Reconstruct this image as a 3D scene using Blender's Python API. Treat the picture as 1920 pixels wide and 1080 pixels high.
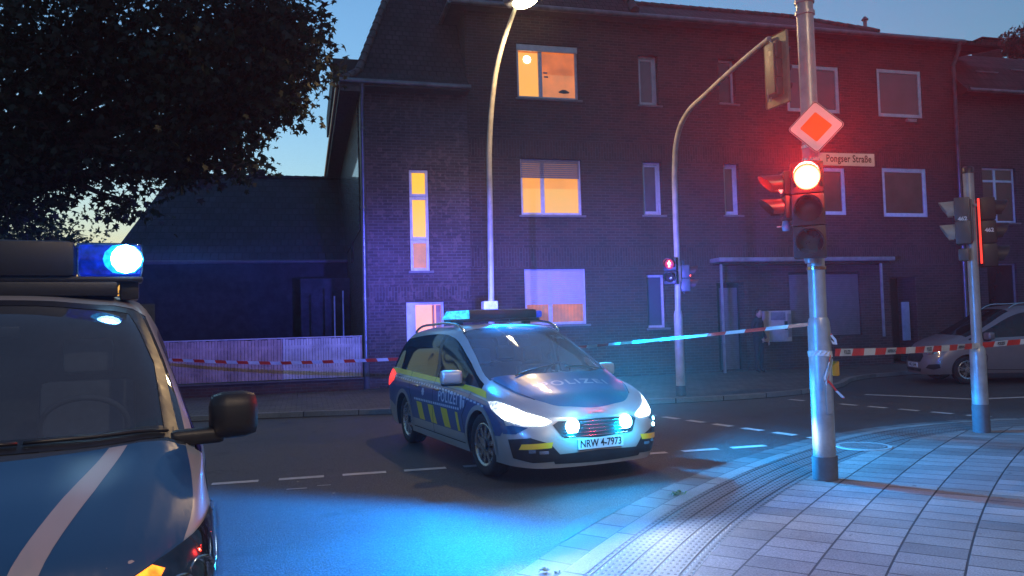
import bpy, bmesh, math, random
from mathutils import Vector, Matrix
from mathutils.bvhtree import BVHTree
from mathutils.geometry import tessellate_polygon
R = math.radians
S = bpy.context.scene
for o in list(bpy.data.objects): bpy.data.objects.remove(o)
COL = S.collection

# ---------------------------------------------------------------- camera
FPX = 1480.0
PT, RO, HC, PHI = .0459, .027, 1.60, R(14.78)
F0 = Vector((math.sin(PHI), math.cos(PHI), 0)); R0 = Vector((math.cos(PHI), -math.sin(PHI), 0)); ZU = Vector((0, 0, 1))
FW = F0*math.cos(PT) + ZU*math.sin(PT); U0 = -F0*math.sin(PT) + ZU*math.cos(PT)
RT = R0*math.cos(RO) - U0*math.sin(RO); UP = R0*math.sin(RO) + U0*math.cos(RO)
CAM = Vector((0, 0, HC))
cd = bpy.data.cameras.new('camera'); cam = bpy.data.objects.new('camera', cd); COL.objects.link(cam)
cd.sensor_width = 36; cd.lens = FPX/1920*36; cd.clip_end = 2000; cd.clip_start = .05
cam.matrix_world = Matrix.Translation(CAM) @ Matrix((RT, UP, -FW)).transposed().to_4x4()
S.camera = cam

# ---------------------------------------------------------------- world, exposure
W = bpy.data.worlds.new("World"); S.world = W; W.use_nodes = True
wn = W.node_tree.nodes; wl = W.node_tree.links
SUN_AZ = math.atan2(*( (F0 + R0*-.50).normalized().xy ))          # sun has just set behind the tree on the left
sky = wn.new('ShaderNodeTexSky'); sky.sky_type = 'NISHITA'; sky.sun_disc = False
sky.sun_elevation = R(-1.2); sky.sun_rotation = SUN_AZ; sky.air_density = 1.3; sky.dust_density = 1.2; sky.ozone_density = 2.2
bg = wn['Background']; bg.inputs['Strength'].default_value = 1.6
tint = wn.new('ShaderNodeMix'); tint.data_type = 'RGBA'; tint.blend_type = 'MULTIPLY'; tint.inputs[0].default_value = 1; tint.inputs[7].default_value = (.66, 1.0, 1.08, 1)
wl.new(sky.outputs[0], tint.inputs[6]); wl.new(tint.outputs[2], bg.inputs['Color'])
S.view_settings.view_transform = 'Standard'; S.view_settings.look = 'None'
S.view_settings.exposure = 0.22; S.view_settings.gamma = 1
S.render.engine = 'CYCLES'
cy = S.cycles
cy.use_denoising = True; cy.max_bounces = 6; cy.diffuse_bounces = 3; cy.glossy_bounces = 3; cy.transparent_max_bounces = 12
cy.sample_clamp_indirect = 4; cy.caustics_reflective = False; cy.caustics_refractive = False
cy.volume_bounces = 0; cy.use_light_tree = True

def ray(x, y): return FW + RT*((x-960)/FPX) - UP*((y-540)/FPX)
def gnd(x, y, z=0.0): d = ray(x, y); return CAM + d*((z-HC)/d.z)
def onY(x, y, Y): d = ray(x, y); return CAM + d*(Y/d.y)
def onX(x, y, X): d = ray(x, y); return CAM + d*(X/d.x)
def dep(x, y, D): d = ray(x, y); return CAM + d*(D/d.dot(F0))
def rz(right, fwd, z=0.0): return R0*right + F0*fwd + ZU*z

# ---------------------------------------------------------------- object helpers
def tag(o, label=None, cat=None, group=None, kind=None):
    if label: o['label'] = label
    if cat: o['category'] = cat
    if group: o['group'] = group
    if kind: o['kind'] = kind
    return o
def thing(name, label, cat, loc=(0, 0, 0), rotz=0.0, group=None, rot=None):
    o = bpy.data.objects.new(name, None); COL.objects.link(o); o.location = loc
    o.rotation_euler = rot if rot else (0, 0, rotz); o.empty_display_size = .2
    return tag(o, label, cat, group)
class MB:
    def __init__(s): s.v = []; s.f = []; s.m = []; s.uv = None
    def add(s, vs, fs, m=0):
        n = len(s.v); s.v += [tuple(v) for v in vs]; s.f += [tuple(i+n for i in f) for f in fs]; s.m += [m]*len(fs); return s
    def quad(s, a, b, c, d, m=0): return s.add([a, b, c, d], [(0, 1, 2, 3)], m)
    def poly(s, pts, m=0): return s.add(pts, [tuple(range(len(pts)))], m)
    def box(s, x0, x1, y0, y1, z0, z1, m=0, M=None):
        if x0 > x1: x0, x1 = x1, x0
        if y0 > y1: y0, y1 = y1, y0
        if z0 > z1: z0, z1 = z1, z0
        v = [Vector((x, y, z)) for z in (z0, z1) for y in (y0, y1) for x in (x0, x1)]
        if M is not None: v = [M @ p for p in v]
        return s.add(v, [(0, 2, 3, 1), (4, 5, 7, 6), (0, 1, 5, 4), (2, 6, 7, 3), (0, 4, 6, 2), (1, 3, 7, 5)], m)
    def bbox(s, x0, x1, y0, y1, z0, z1, b=.01, m=0, M=None):
        """box with chamfered edges"""
        bm = bmesh.new(); bmesh.ops.create_cube(bm, size=1)
        for v in bm.verts:
            v.co = Vector(((x0+x1)/2+v.co.x*(x1-x0), (y0+y1)/2+v.co.y*(y1-y0), (z0+z1)/2+v.co.z*(z1-z0)))
        bmesh.ops.bevel(bm, geom=list(bm.edges), offset=b, segments=2, affect='EDGES', profile=.6)
        if M is not None: bm.transform(M)
        bm.verts.index_update()
        s.add([v.co[:] for v in bm.verts], [[v.index for v in f.verts] for f in bm.faces], m); bm.free(); return s
    def tube(s, pts, r, n=12, m=0, caps=True):
        pts = [Vector(p) for p in pts]; k = len(pts)
        rs = r if isinstance(r, (list, tuple)) else [r]*k
        vs = []; u = None
        for i in range(k):
            t = (pts[min(i+1, k-1)]-pts[max(i-1, 0)])
            if t.length < 1e-9: t = Vector((0, 0, 1))
            t.normalize()
            if u is None:
                u = t.cross(Vector((0, 0, 1)) if abs(t.z) < .9 else Vector((1, 0, 0))).normalized()
            else:
                u = (u - t*u.dot(t))
                u = u.normalized() if u.length > 1e-6 else t.orthogonal().normalized()
            w = t.cross(u)
            for j in range(n):
                a = 2*math.pi*j/n; vs.append(pts[i]+(u*math.cos(a)+w*math.sin(a))*rs[i])
        fs = [(i*n+j, i*n+(j+1) % n, (i+1)*n+(j+1) % n, (i+1)*n+j) for i in range(k-1) for j in range(n)]
        if caps: fs += [tuple(range(n-1, -1, -1)), tuple((k-1)*n+j for j in range(n))]
        return s.add(vs, fs, m)
    def lathe(s, prof, axis='z', n=32, m=0, M=None, closed=False):
        """prof: (r, h) list"""
        vs = []
        for (r, h) in prof:
            for j in range(n):
                a = 2*math.pi*j/n; c, q = r*math.cos(a), r*math.sin(a)
                p = {'z': (c, q, h), 'y': (c, h, q), 'x': (h, c, q)}[axis]
                vs.append(M @ Vector(p) if M is not None else Vector(p))
        k = len(prof)
        fs = [(i*n+j, i*n+(j+1) % n, ((i+1) % k)*n+(j+1) % n, ((i+1) % k)*n+j) for i in range(k if closed else k-1) for j in range(n)]
        return s.add(vs, fs, m)
    def disc(s, c, r, nrm=(0, -1, 0), n=24, m=0):
        nrm = Vector(nrm).normalized(); u = nrm.orthogonal().normalized(); w = nrm.cross(u); c = Vector(c)
        return s.poly([c+(u*math.cos(2*math.pi*j/n)+w*math.sin(2*math.pi*j/n))*r for j in range(n)], m)
    def build(s, name, mats, parent=None, smooth=False, angle=None, loc=None):
        me = bpy.data.meshes.new(name); me.from_pydata(s.v, [], s.f)
        if not isinstance(mats, (list, tuple)): mats = [mats]
        for x in mats: me.materials.append(x)
        me.polygons.foreach_set('material_index', s.m)
        if smooth: me.polygons.foreach_set('use_smooth', [True]*len(s.f))
        if s.uv:
            l = me.uv_layers.new(name='UVMap'); l.data.foreach_set('uv', [c for t in s.uv for c in t])
        me.update()
        if smooth and angle: me.set_sharp_from_angle(angle=R(angle))
        o = bpy.data.objects.new(name, me); COL.objects.link(o)
        if parent: o.parent = parent
        if loc: o.location = loc
        return o
def copy_tree(o, parent=None):
    c = o.copy(); COL.objects.link(c); c.parent = parent
    for ch in list(o.children): copy_tree(ch, c)
    return c

# ---------------------------------------------------------------- materials
def newmat(name):
    m = bpy.data.materials.new(name); m.use_nodes = True; nt = m.node_tree
    return m, nt, nt.nodes, nt.links, nt.nodes['Principled BSDF']
def coords(nt, kind='Object', scale=None):
    t = nt.nodes.new('ShaderNodeTexCoord'); out = t.outputs[kind]
    if scale:
        mp = nt.nodes.new('ShaderNodeMapping'); mp.inputs['Scale'].default_value = scale
        nt.links.new(out, mp.inputs[0]); out = mp.outputs[0]
    return out
def noise(nt, vec, scale, detail=4, rough=.6):
    n = nt.nodes.new('ShaderNodeTexNoise'); n.inputs['Scale'].default_value = scale; n.inputs['Detail'].default_value = detail
    n.inputs['Roughness'].default_value = rough; nt.links.new(vec, n.inputs['Vector']); return n.outputs['Fac']
def mixc(nt, fac, a, b, typ='MIX'):
    n = nt.nodes.new('ShaderNodeMix'); n.data_type = 'RGBA'; n.blend_type = typ
    for s, v in ((n.inputs[0], fac), (n.inputs[6], a), (n.inputs[7], b)):
        if hasattr(v, 'is_linked') or isinstance(v, bpy.types.NodeSocket): nt.links.new(v, s)
        elif isinstance(v, (int, float)): s.default_value = v
        else: s.default_value = (*v, 1) if len(v) == 3 else v
    return n.outputs[2]
def maprange(nt, v, a, b, c=0, d=1):
    n = nt.nodes.new('ShaderNodeMapRange'); nt.links.new(v, n.inputs[0])
    for i, q in enumerate((a, b, c, d)): n.inputs[i+1].default_value = q
    return n.outputs[0]
def bump(nt, h, strength, dist=.01):
    n = nt.nodes.new('ShaderNodeBump'); n.inputs['Strength'].default_value = strength; n.inputs['Distance'].default_value = dist
    nt.links.new(h, n.inputs['Height']); return n.outputs[0]
def mat(name, c, rough=.5, metal=0.0, var=.15, nscale=6, coat=0.0, bmp=0.0, spec=.5):
    m, nt, N, L, P = newmat(name)
    v = coords(nt); f = noise(nt, v, nscale)
    L.new(mixc(nt, maprange(nt, f, .3, .7), tuple(x*(1-var) for x in c), tuple(min(1, x*(1+var)) for x in c)), P.inputs['Base Color'])
    L.new(maprange(nt, noise(nt, v, nscale*3), .3, .7, max(.02, rough*.8), min(1, rough*1.2)), P.inputs['Roughness'])
    P.inputs['Metallic'].default_value = metal; P.inputs['Coat Weight'].default_value = coat; P.inputs['Coat Roughness'].default_value = .05
    P.inputs['Specular IOR Level'].default_value = spec
    if bmp: L.new(bump(nt, noise(nt, v, nscale*8), bmp), P.inputs['Normal'])
    return m
def paint(name, c, rough=.3, metal=.5, coat=.6):
    m, nt, N, L, P = newmat(name); v = coords(nt)
    L.new(mixc(nt, maprange(nt, noise(nt, v, 2.2, 2), .3, .7), tuple(x*.96 for x in c), tuple(x*1.04 for x in c)), P.inputs['Base Color'])
    P.inputs['Roughness'].default_value = rough; P.inputs['Metallic'].default_value = metal; P.inputs['Coat Weight'].default_value = coat; P.inputs['Coat Roughness'].default_value = .06
    return m
def emis(name, c, strength, base=(.05, .05, .05), var=0.0, nscale=3):
    m, nt, N, L, P = newmat(name)
    P.inputs['Base Color'].default_value = (*base, 1); P.inputs['Roughness'].default_value = .4
    P.inputs['Emission Color'].default_value = (*c, 1); P.inputs['Emission Strength'].default_value = strength
    if var:
        f = noise(nt, coords(nt), nscale, 3)
        L.new(maprange(nt, f, .3, .7, strength*(1-var), strength*(1+var)), P.inputs['Emission Strength'])
    return m
def glass(name, tint=(.3, .35, .4), refl=1.0, rough=.03, veil=0.0):
    m, nt, N, L, P = newmat(name); N.remove(P)
    tr = N.new('ShaderNodeBsdfTransparent'); tr.inputs[0].default_value = (*tint, 1)
    gl = N.new('ShaderNodeBsdfGlossy'); gl.inputs['Roughness'].default_value = rough; gl.inputs[0].default_value = (.9, .95, 1, 1)
    fr = N.new('ShaderNodeFresnel'); fr.inputs[0].default_value = 1.5
    mp = maprange(nt, fr.outputs[0], 0, 1, .03, refl)
    mx = N.new('ShaderNodeMixShader'); L.new(mp, mx.inputs[0]); L.new(tr.outputs[0], mx.inputs[1]); L.new(gl.outputs[0], mx.inputs[2])
    out = mx.outputs[0]
    if veil:  # pale diffuse film put in for the veiling glare on the glass
        df = N.new('ShaderNodeBsdfDiffuse'); df.inputs[0].default_value = (.6, .65, .7, 1); m2_ = N.new('ShaderNodeMixShader')
        L.new(maprange(nt, noise(nt, coords(nt), 1.2, 2), .3, .7, veil*.8, veil*1.15), m2_.inputs[0]); L.new(out, m2_.inputs[1]); L.new(df.outputs[0], m2_.inputs[2]); out = m2_.outputs[0]
    L.new(out, N['Material Output'].inputs[0]); return m
def bricks(name, c1, c2, mo, scale=1.0, soldier=(), rough=.8, lightv=0.0):
    m, nt, N, L, P = newmat(name)
    t = N.new('ShaderNodeTexCoord'); sx = N.new('ShaderNodeSeparateXYZ'); L.new(t.outputs['Object'], sx.inputs[0])
    ad = N.new('ShaderNodeMath'); L.new(sx.outputs[0], ad.inputs[0]); L.new(sx.outputs[1], ad.inputs[1])
    def br(a, b):
        cb = N.new('ShaderNodeCombineXYZ'); L.new(a, cb.inputs[0]); L.new(b, cb.inputs[1])
        n = N.new('ShaderNodeTexBrick'); L.new(cb.outputs[0], n.inputs['Vector']); n.inputs['Scale'].default_value = scale
        n.inputs['Brick Width'].default_value = .25; n.inputs['Row Height'].default_value = .077; n.inputs['Mortar Size'].default_value = .008
        n.inputs['Mortar Smooth'].default_value = .2; n.inputs['Bias'].default_value = -.1
        n.inputs['Color1'].default_value = (*c1, 1); n.inputs['Color2'].default_value = (*c2, 1); n.inputs['Mortar'].default_value = (*mo, 1)
        return n
    a = br(ad.outputs[0], sx.outputs[2]); col, fac = a.outputs['Color'], a.outputs['Fac']
    for (z0, z1) in soldier:
        b = br(sx.outputs[2], ad.outputs[0])
        g = N.new('ShaderNodeMath'); g.operation = 'GREATER_THAN'; L.new(sx.outputs[2], g.inputs[0]); g.inputs[1].default_value = z0
        l = N.new('ShaderNodeMath'); l.operation = 'LESS_THAN'; L.new(sx.outputs[2], l.inputs[0]); l.inputs[1].default_value = z1
        k = N.new('ShaderNodeMath'); k.operation = 'MULTIPLY'; L.new(g.outputs[0], k.inputs[0]); L.new(l.outputs[0], k.inputs[1])
        col = mixc(nt, k.outputs[0], col, b.outputs['Color']); fac = mixc(nt, k.outputs[0], fac, b.outputs['Fac'])
    v = t.outputs['Object']
    st = maprange(nt, noise(nt, v, .8, 5), .3, .75, .72, 1.25)
    col2 = mixc(nt, 1.0, col, st, 'MULTIPLY')
    if lightv:   # single paler bricks
        n2 = noise(nt, v, 7, 1); col2 = mixc(nt, maprange(nt, n2, .58, .64, 0, lightv), col2, tuple(min(1, x*2.2) for x in c1))
    L.new(col2, P.inputs['Base Color'])
    L.new(maprange(nt, noise(nt, v, 9), .3, .7, rough-.12, rough+.1), P.inputs['Roughness'])
    inv = N.new('ShaderNodeMath'); inv.operation = 'SUBTRACT'; inv.inputs[0].default_value = 1; L.new(fac, inv.inputs[1])
    L.new(bump(nt, inv.outputs[0], .6, .01), P.inputs['Normal'])
    return m
def tiles(name, c, w=.22, h=.30, along='x', wet=.75):
    m, nt, N, L, P = newmat(name)
    t = N.new('ShaderNodeTexCoord'); sx = N.new('ShaderNodeSeparateXYZ'); L.new(t.outputs['Object'], sx.inputs[0])
    cb = N.new('ShaderNodeCombineXYZ'); L.new(sx.outputs[0 if along == 'x' else 1], cb.inputs[0]); L.new(sx.outputs[2], cb.inputs[1])
    n = N.new('ShaderNodeTexBrick'); L.new(cb.outputs[0], n.inputs['Vector']); n.inputs['Scale'].default_value = 1
    n.inputs['Brick Width'].default_value = w; n.inputs['Row Height'].default_value = h; n.inputs['Mortar Size'].default_value = .018
    n.inputs['Mortar Smooth'].default_value = .6; n.inputs['Color1'].default_value = (*c, 1); n.inputs['Color2'].default_value = (*[x*.6 for x in c], 1)
    n.inputs['Mortar'].default_value = (*[x*.3 for x in c], 1)
    L.new(mixc(nt, 1.0, n.outputs[0], maprange(nt, noise(nt, t.outputs['Object'], 1.5), .3, .7, .6, 1.3), 'MULTIPLY'), P.inputs['Base Color'])
    P.inputs['Roughness'].default_value = wet
    inv = N.new('ShaderNodeMath'); inv.operation = 'SUBTRACT'; inv.inputs[0].default_value = 1; L.new(n.outputs[1], inv.inputs[1])
    L.new(bump(nt, inv.outputs[0], .9, .03), P.inputs['Normal']); return m

M = {}
M['brick'] = bricks('dark_brick', (.086, .038, .033), (.046, .023, .023), (.105, .082, .074), soldier=((6.06, 6.50), (3.12, 3.62)))
M['brick_tower'] = bricks('tower_brick', (.115, .070, .064), (.064, .041, .042), (.14, .12, .115), soldier=((2.30, 2.62),), lightv=.35)
M['brick_side'] = bricks('side_brick', (.09, .05, .045), (.055, .032, .032), (.10, .09, .085), rough=.45)
def shingles():
    m, nt, N, L, P = newmat('glazed_shingles'); v = coords(nt, 'Object', (1, .9, 2.2)); f = noise(nt, v, 5.5, 3, .6)
    L.new(mixc(nt, maprange(nt, f, .4, .6), (.02, .02, .024), (.07, .07, .075)), P.inputs['Base Color']); P.inputs['Roughness'].default_value = .16; P.inputs['Coat Weight'].default_value = .6; P.inputs['Specular IOR Level'].default_value = .8
    L.new(bump(nt, f, 1.0, .16), P.inputs['Normal']); return m
M['shingle'] = shingles()
M['brick_next'] = bricks('neighbour_brick', (.07, .058, .062), (.042, .037, .040), (.11, .10, .105), soldier=((5.66, 5.95),))
M['brick_low'] = bricks('garden_brick', (.075, .032, .025), (.045, .022, .02), (.07, .06, .05))
M['tile'] = tiles('roof_tile', (.050, .040, .045), .19, .165); M['tile_red'] = tiles('roof_tile_brown', (.10, .06, .052), .20, .15)
M['tile_old'] = tiles('old_roof_tile', (.05, .04, .035))
M['ridge'] = mat('ridge_tile', (.12, .09, .085), .7, var=.4, nscale=4)
M['white_frame'] = mat('white_frame', (.72, .72, .74), .35)
M['blue_frame'] = mat('pale_frame', (.80, .90, .95), .35)  # frame colour with the sky's pale blue reflection put into it
M['sill'] = mat('sill_stone', (.22, .21, .20), .7)
M['dark_sill'] = mat('dark_sill', (.08, .07, .07), .6)
M['zinc'] = mat('zinc', (.22, .23, .24), .42, .7, var=.3, nscale=3)
M['soffit'] = mat('soffit_paint', (.09, .08, .08), .7)
M['plaster'] = mat('dormer_plaster', (.35, .34, .33), .8)
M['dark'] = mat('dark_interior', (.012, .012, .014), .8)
M['black'] = mat('black_plastic', (.016, .016, .018), .38, var=.3)
M['rubber'] = mat('rubber', (.02, .02, .022), .75, bmp=.2, nscale=20)
M['chrome'] = mat('chrome', (.6, .62, .65), .15, 1.0)
M['rim'] = mat('rim_metal', (.42, .43, .45), .28, .9)
M['silver'] = paint('silver_paint', (.46, .43, .38), .34, .35)
M['silver_van'] = paint('silver_van_paint', (.46, .44, .43), .36, .4)
M['silver_car'] = paint('champagne_paint', (.27, .225, .22), .34, .4)
M['blue_foil'] = paint('blue_foil', (.012, .075, .19), .30, 0, .5)
M['yellow_foil'] = paint('yellow_foil', (.86, .60, .03), .35, 0, .2)
M['white_foil'] = paint('white_foil', (.60, .64, .68), .35, 0, .2)
M['stripe_foil'] = paint('silver_stripe', (.34, .33, .36), .4, .2, .2)
M['glass_car'] = glass('car_glass', (.45, .5, .55), .95, .03, .12)
M['glass_dark'] = glass('tinted_glass', (.03, .035, .04), .45, .03, .01)
M['headglass'] = glass('lamp_glass', (.8, .85, .9), .7)
M['pane_dark'] = mat('dark_window_pane', (.03, .026, .032), .08, var=.5, nscale=1.2, spec=.6)
M['curtain'] = mat('closed_curtain', (.17, .13, .16), .55, var=.25, nscale=1.5)
M['curtain_blue'] = mat('grey_blind', (.16, .16, .20), .5, var=.15, nscale=1.0)
M['galv'] = mat('galvanised_pole', (.33, .34, .35), .38, .35, var=.25, nscale=5, bmp=.1)
M['lamp_pole'] = mat('lamp_pole_paint', (.45, .43, .38), .5, .1, var=.25, nscale=4)
M['asph_pole'] = mat('pole_foot', (.09, .10, .12), .7)
M['sig_green'] = mat('signal_housing_grey', (.055, .07, .07), .45)
M['sig_black'] = mat('signal_black', (.014, .014, .015), .5)
M['sig_light'] = mat('signal_olive', (.17, .17, .11), .5)  # street lamp's yellow light on the green housing put into the colour
M['lens_off'] = mat('lens_off', (.04, .02, .02), .15, spec=.8)
M['lens_green_off'] = mat('lens_green_off', (.012, .03, .03), .15, spec=.8)
M['red_lamp'] = emis('red_lamp', (1, .10, .03), 5)
M['red_core'] = emis('red_core', (1, .40, .14), 6)
M['red_dim'] = emis('red_dim', (1, .02, .015), 2.5)
M['red_ped'] = emis('red_ped', (1, .06, .05), 9)
M['red_tail'] = emis('tail_red', (1, .04, .03), 1.3, base=(.3, .01, .01))
def headglow(name, c, core, s0, s1):
    m, nt, N, L, P = newmat(name); ob = coords(nt)
    P.inputs['Base Color'].default_value = (.25, .27, .3, 1); P.inputs['Roughness'].default_value = .15; P.inputs['Coat Weight'].default_value = 1
    ab = N.new('ShaderNodeVectorMath'); ab.operation = 'ABSOLUTE'; L.new(ob, ab.inputs[0])
    d = N.new('ShaderNodeVectorMath'); d.operation = 'DISTANCE'; L.new(ab.outputs[0], d.inputs[0]); d.inputs[1].default_value = core
    n = noise(nt, ob, 30, 2); s = maprange(nt, d.outputs['Value'], .05, .42, s1, s0)
    k = N.new('ShaderNodeMath'); k.operation = 'MULTIPLY'; L.new(s, k.inputs[0]); L.new(maprange(nt, n, .35, .65, .35, 1.3), k.inputs[1])
    P.inputs['Emission Color'].default_value = (*c, 1); L.new(k.outputs[0], P.inputs['Emission Strength']); return m
M['head_white'] = headglow('headlamp_glow', (.80, .93, 1), (.74, .66, .68), 1.1, 28)
M['blue_flash'] = emis('blue_flash', (.25, .78, 1), 60)
M['blue_lens_on'] = emis('blue_lens_on', (.03, .45, 1), 1.6, base=(.02, .1, .3), var=.7, nscale=25)
M['blue_lens'] = emis('blue_lens', (.01, .05, .8), .35, base=(.01, .05, .35), var=.6, nscale=20)
M['amber_on'] = emis('amber_on', (1, .20, .01), 2.6, base=(.5, .2, .01), var=.9, nscale=14)
M['lamp_warm'] = emis('lamp_warm', (1, .80, .45), 30)
M['lettering'] = mat('lettering_black', (.02, .02, .02), .5)
M['plate'] = mat('plate_white', (.62, .64, .64), .3, var=.05)
M['tape_red'] = mat('tape_red', (.55, .03, .02), .35)
M['tape_white'] = mat('tape_white', (.52, .52, .52), .35)
M['sign_white'] = mat('sign_white', (.70, .68, .62), .35, var=.05)
M['sign_yellow'] = mat('sign_yellow', (.88, .21, .005), .35, var=.05)  # yellow turned orange: red signal light put into the colour
M['cloth_dark'] = mat('dark_cloth', (.02, .02, .028), .85, nscale=12)
M['skin'] = mat('skin', (.42, .25, .18), .6)
M['grey_metal'] = mat('grey_metal', (.32, .33, .35), .4, .3, var=.2)
M['cream'] = mat('cream_plastic', (.45, .42, .40), .45, var=.2)
M['seat'] = mat('seat_cloth', (.085, .10, .13), .9)

# ================================================================ ground, road, pavements
def asphalt():
    m, nt, N, L, P = newmat('asphalt'); v = coords(nt)
    f1 = noise(nt, v, 58, 4, .8); f2 = noise(nt, v, .35, 5); f3 = noise(nt, v, 14, 4)
    c = mixc(nt, maprange(nt, f1, .40, .66), (.014, .014, .016), (.16, .155, .15))
    c = mixc(nt, 1, c, maprange(nt, f2, .3, .7, .7, 1.3), 'MULTIPLY')
    c = mixc(nt, 1, c, maprange(nt, f3, .35, .65, .82, 1.14), 'MULTIPLY')
    vo = N.new('ShaderNodeTexVoronoi'); vo.feature = 'DISTANCE_TO_EDGE'; vo.inputs['Scale'].default_value = .42
    wv = N.new('ShaderNodeVectorMath'); wv.operation = 'ADD'; L.new(v, wv.inputs[0]); nz = N.new('ShaderNodeTexNoise'); nz.inputs['Scale'].default_value = 1.6; nz.inputs['Detail'].default_value = 6; L.new(v, nz.inputs['Vector']); L.new(nz.outputs['Color'], wv.inputs[1]); L.new(wv.outputs[0], vo.inputs['Vector'])
    cr_ = maprange(nt, vo.outputs['Distance'], .0, .006, 1, 0); cm = N.new('ShaderNodeMath'); cm.operation = 'MULTIPLY'; L.new(cr_, cm.inputs[0]); L.new(maprange(nt, noise(nt, v, .5, 2), .50, .56), cm.inputs[1])
    c = mixc(nt, cm.outputs[0], c, (.012, .012, .012))
    oil = maprange(nt, noise(nt, v, 1.1, 3), .62, .70, 0, .55); c = mixc(nt, oil, c, (.018, .018, .019))
    L.new(c, P.inputs['Base Color']); L.new(maprange(nt, f2, .3, .7, .42, .60), P.inputs['Roughness'])
    P.inputs['Specular IOR Level'].default_value = .6
    L.new(bump(nt, f1, 1.0, .016), P.inputs['Normal']); return m
def slabs(name, bw, rh, c1, c2, mo, msize=.010, off=.5):
    m, nt, N, L, P = newmat(name); v = coords(nt, 'UV'); ob = coords(nt)
    n = N.new('ShaderNodeTexBrick'); L.new(v, n.inputs['Vector']); n.inputs['Scale'].default_value = 1; n.offset = off
    n.inputs['Brick Width'].default_value = bw; n.inputs['Row Height'].default_value = rh; n.inputs['Mortar Size'].default_value = msize
    n.inputs['Mortar Smooth'].default_value = .15
    for k, q in (('Color1', c1), ('Color2', c2), ('Mortar', mo)): n.inputs[k].default_value = (*q, 1)
    f1 = noise(nt, ob, 85, 3, .8); f2 = noise(nt, ob, 1.3, 5)
    c = mixc(nt, 1, n.outputs[0], maprange(nt, f1, .35, .65, .58, 1.32), 'MULTIPLY'); c = mixc(nt, 1, c, maprange(nt, f2, .3, .7, .75, 1.2), 'MULTIPLY')
    spots = noise(nt, ob, 11, 2); c = mixc(nt, maprange(nt, spots, .70, .76, 0, .7), c, (.03, .03, .03))
    L.new(c, P.inputs['Base Color']); P.inputs['Roughness'].default_value = .62
    inv = N.new('ShaderNodeMath'); inv.operation = 'SUBTRACT'; inv.inputs[0].default_value = 1; L.new(n.outputs[1], inv.inputs[1])
    b1 = N.new('ShaderNodeBump'); b1.inputs['Strength'].default_value = .9; b1.inputs['Distance'].default_value = .012; L.new(inv.outputs[0], b1.inputs['Height'])
    b2 = N.new('ShaderNodeBump'); b2.inputs['Strength'].default_value = .5; b2.inputs['Distance'].default_value = .003; L.new(f1, b2.inputs['Height'])
    L.new(b1.outputs[0], b2.inputs['Normal']); L.new(b2.outputs[0], P.inputs['Normal']); return m
def tactile():
    m, nt, N, L, P = newmat('tactile_paving'); v = coords(nt, 'UV'); ob = coords(nt)
    sx = N.new('ShaderNodeSeparateXYZ'); L.new(v, sx.inputs[0])
    def wave(out, per):
        a = N.new('ShaderNodeMath'); a.operation = 'MULTIPLY'; a.inputs[1].default_value = 2*math.pi/per; L.new(out, a.inputs[0])
        b = N.new('ShaderNodeMath'); b.operation = 'SINE'; L.new(a.outputs[0], b.inputs[0]); return b.outputs[0]
    def mul(a, b):
        k = N.new('ShaderNodeMath'); k.operation = 'MULTIPLY'; L.new(a, k.inputs[0]); L.new(b, k.inputs[1]); return k.outputs[0]
    a = maprange(nt, wave(sx.outputs[0], .072), -.1, .35); b = maprange(nt, wave(sx.outputs[1], .042), 0, .5)
    line = maprange(nt, wave(sx.outputs[1], .168), .90, .97)
    mx = N.new('ShaderNodeMath'); mx.operation = 'MAXIMUM'; L.new(mul(a, b), mx.inputs[0]); L.new(line, mx.inputs[1])
    c = mixc(nt, mx.outputs[0], (.15, .15, .15), (.016, .016, .018)); c = mixc(nt, 1, c, maprange(nt, noise(nt, ob, 90, 3), .3, .7, .75, 1.2), 'MULTIPLY')
    L.new(c, P.inputs['Base Color']); P.inputs['Roughness'].default_value = .6
    iv = N.new('ShaderNodeMath'); iv.operation = 'SUBTRACT'; iv.inputs[0].default_value = 1; L.new(mx.outputs[0], iv.inputs[1])
    L.new(bump(nt, iv.outputs[0], .8, .006), P.inputs['Normal']); return m
M['asphalt'] = asphalt()
M['slab'] = slabs('pavement_slabs', .25, .40, (.27, .25, .235), (.15, .138, .13), (.022, .021, .021), .0075)
M['gutter'] = slabs('gutter_stones', .34, .30, (.17, .17, .165), (.11, .11, .11), (.025, .025, .025), .012, 0)
M['kerb'] = slabs('kerb_stones', 1.0, .5, (.24, .24, .23), (.18, .18, .175), (.04, .04, .04), .012, 0)
M['far_slab'] = slabs('far_paving', .2, .2, (.14, .13, .12), (.10, .095, .09), (.04, .038, .035), .008)
M['tactile'] = tactile()
M['marking'] = mat('road_paint', (.52, .52, .50), .55, var=.18, nscale=9, bmp=.2)

def bez(pts, step=.12):
    """Catmull-Rom through 2D points, resampled"""
    out = []
    P = [Vector(p) for p in pts]
    for i in range(len(P)-1):
        a, b, c, d = P[max(i-1, 0)], P[i], P[i+1], P[min(i+2, len(P)-1)]
        n = max(2, int((c-b).length/step))
        for k in range(n):
            t = k/n; out.append(.5*((2*b)+(c-a)*t+(2*a-5*b+4*c-d)*t*t+(-a+3*b-3*c+d)*t**3))
    out.append(P[-1]); return out
KERB = bez([(-4.4, -3.2), (-2.9, -.9), (-1.2, 1.35), (.25, 3.25), (1.59, 4.87), (2.56, 5.92), (3.55, 6.83), (4.57, 7.63), (5.7, 8.36), (6.7, 8.90), (7.7, 9.27), (8.7, 9.43), (9.8, 9.35), (11, 8.8), (12.4, 7.6), (13.8, 5.6), (14.6, 3), (14.8, 0), (14.8, -8)])
def offs(c, d):
    out = []
    for i, p in enumerate(c):
        t = (c[min(i+1, len(c)-1)]-c[max(i-1, 0)]).normalized(); out.append(p+Vector((t.y, -t.x))*d)
    return out
ARC = [0]
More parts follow.
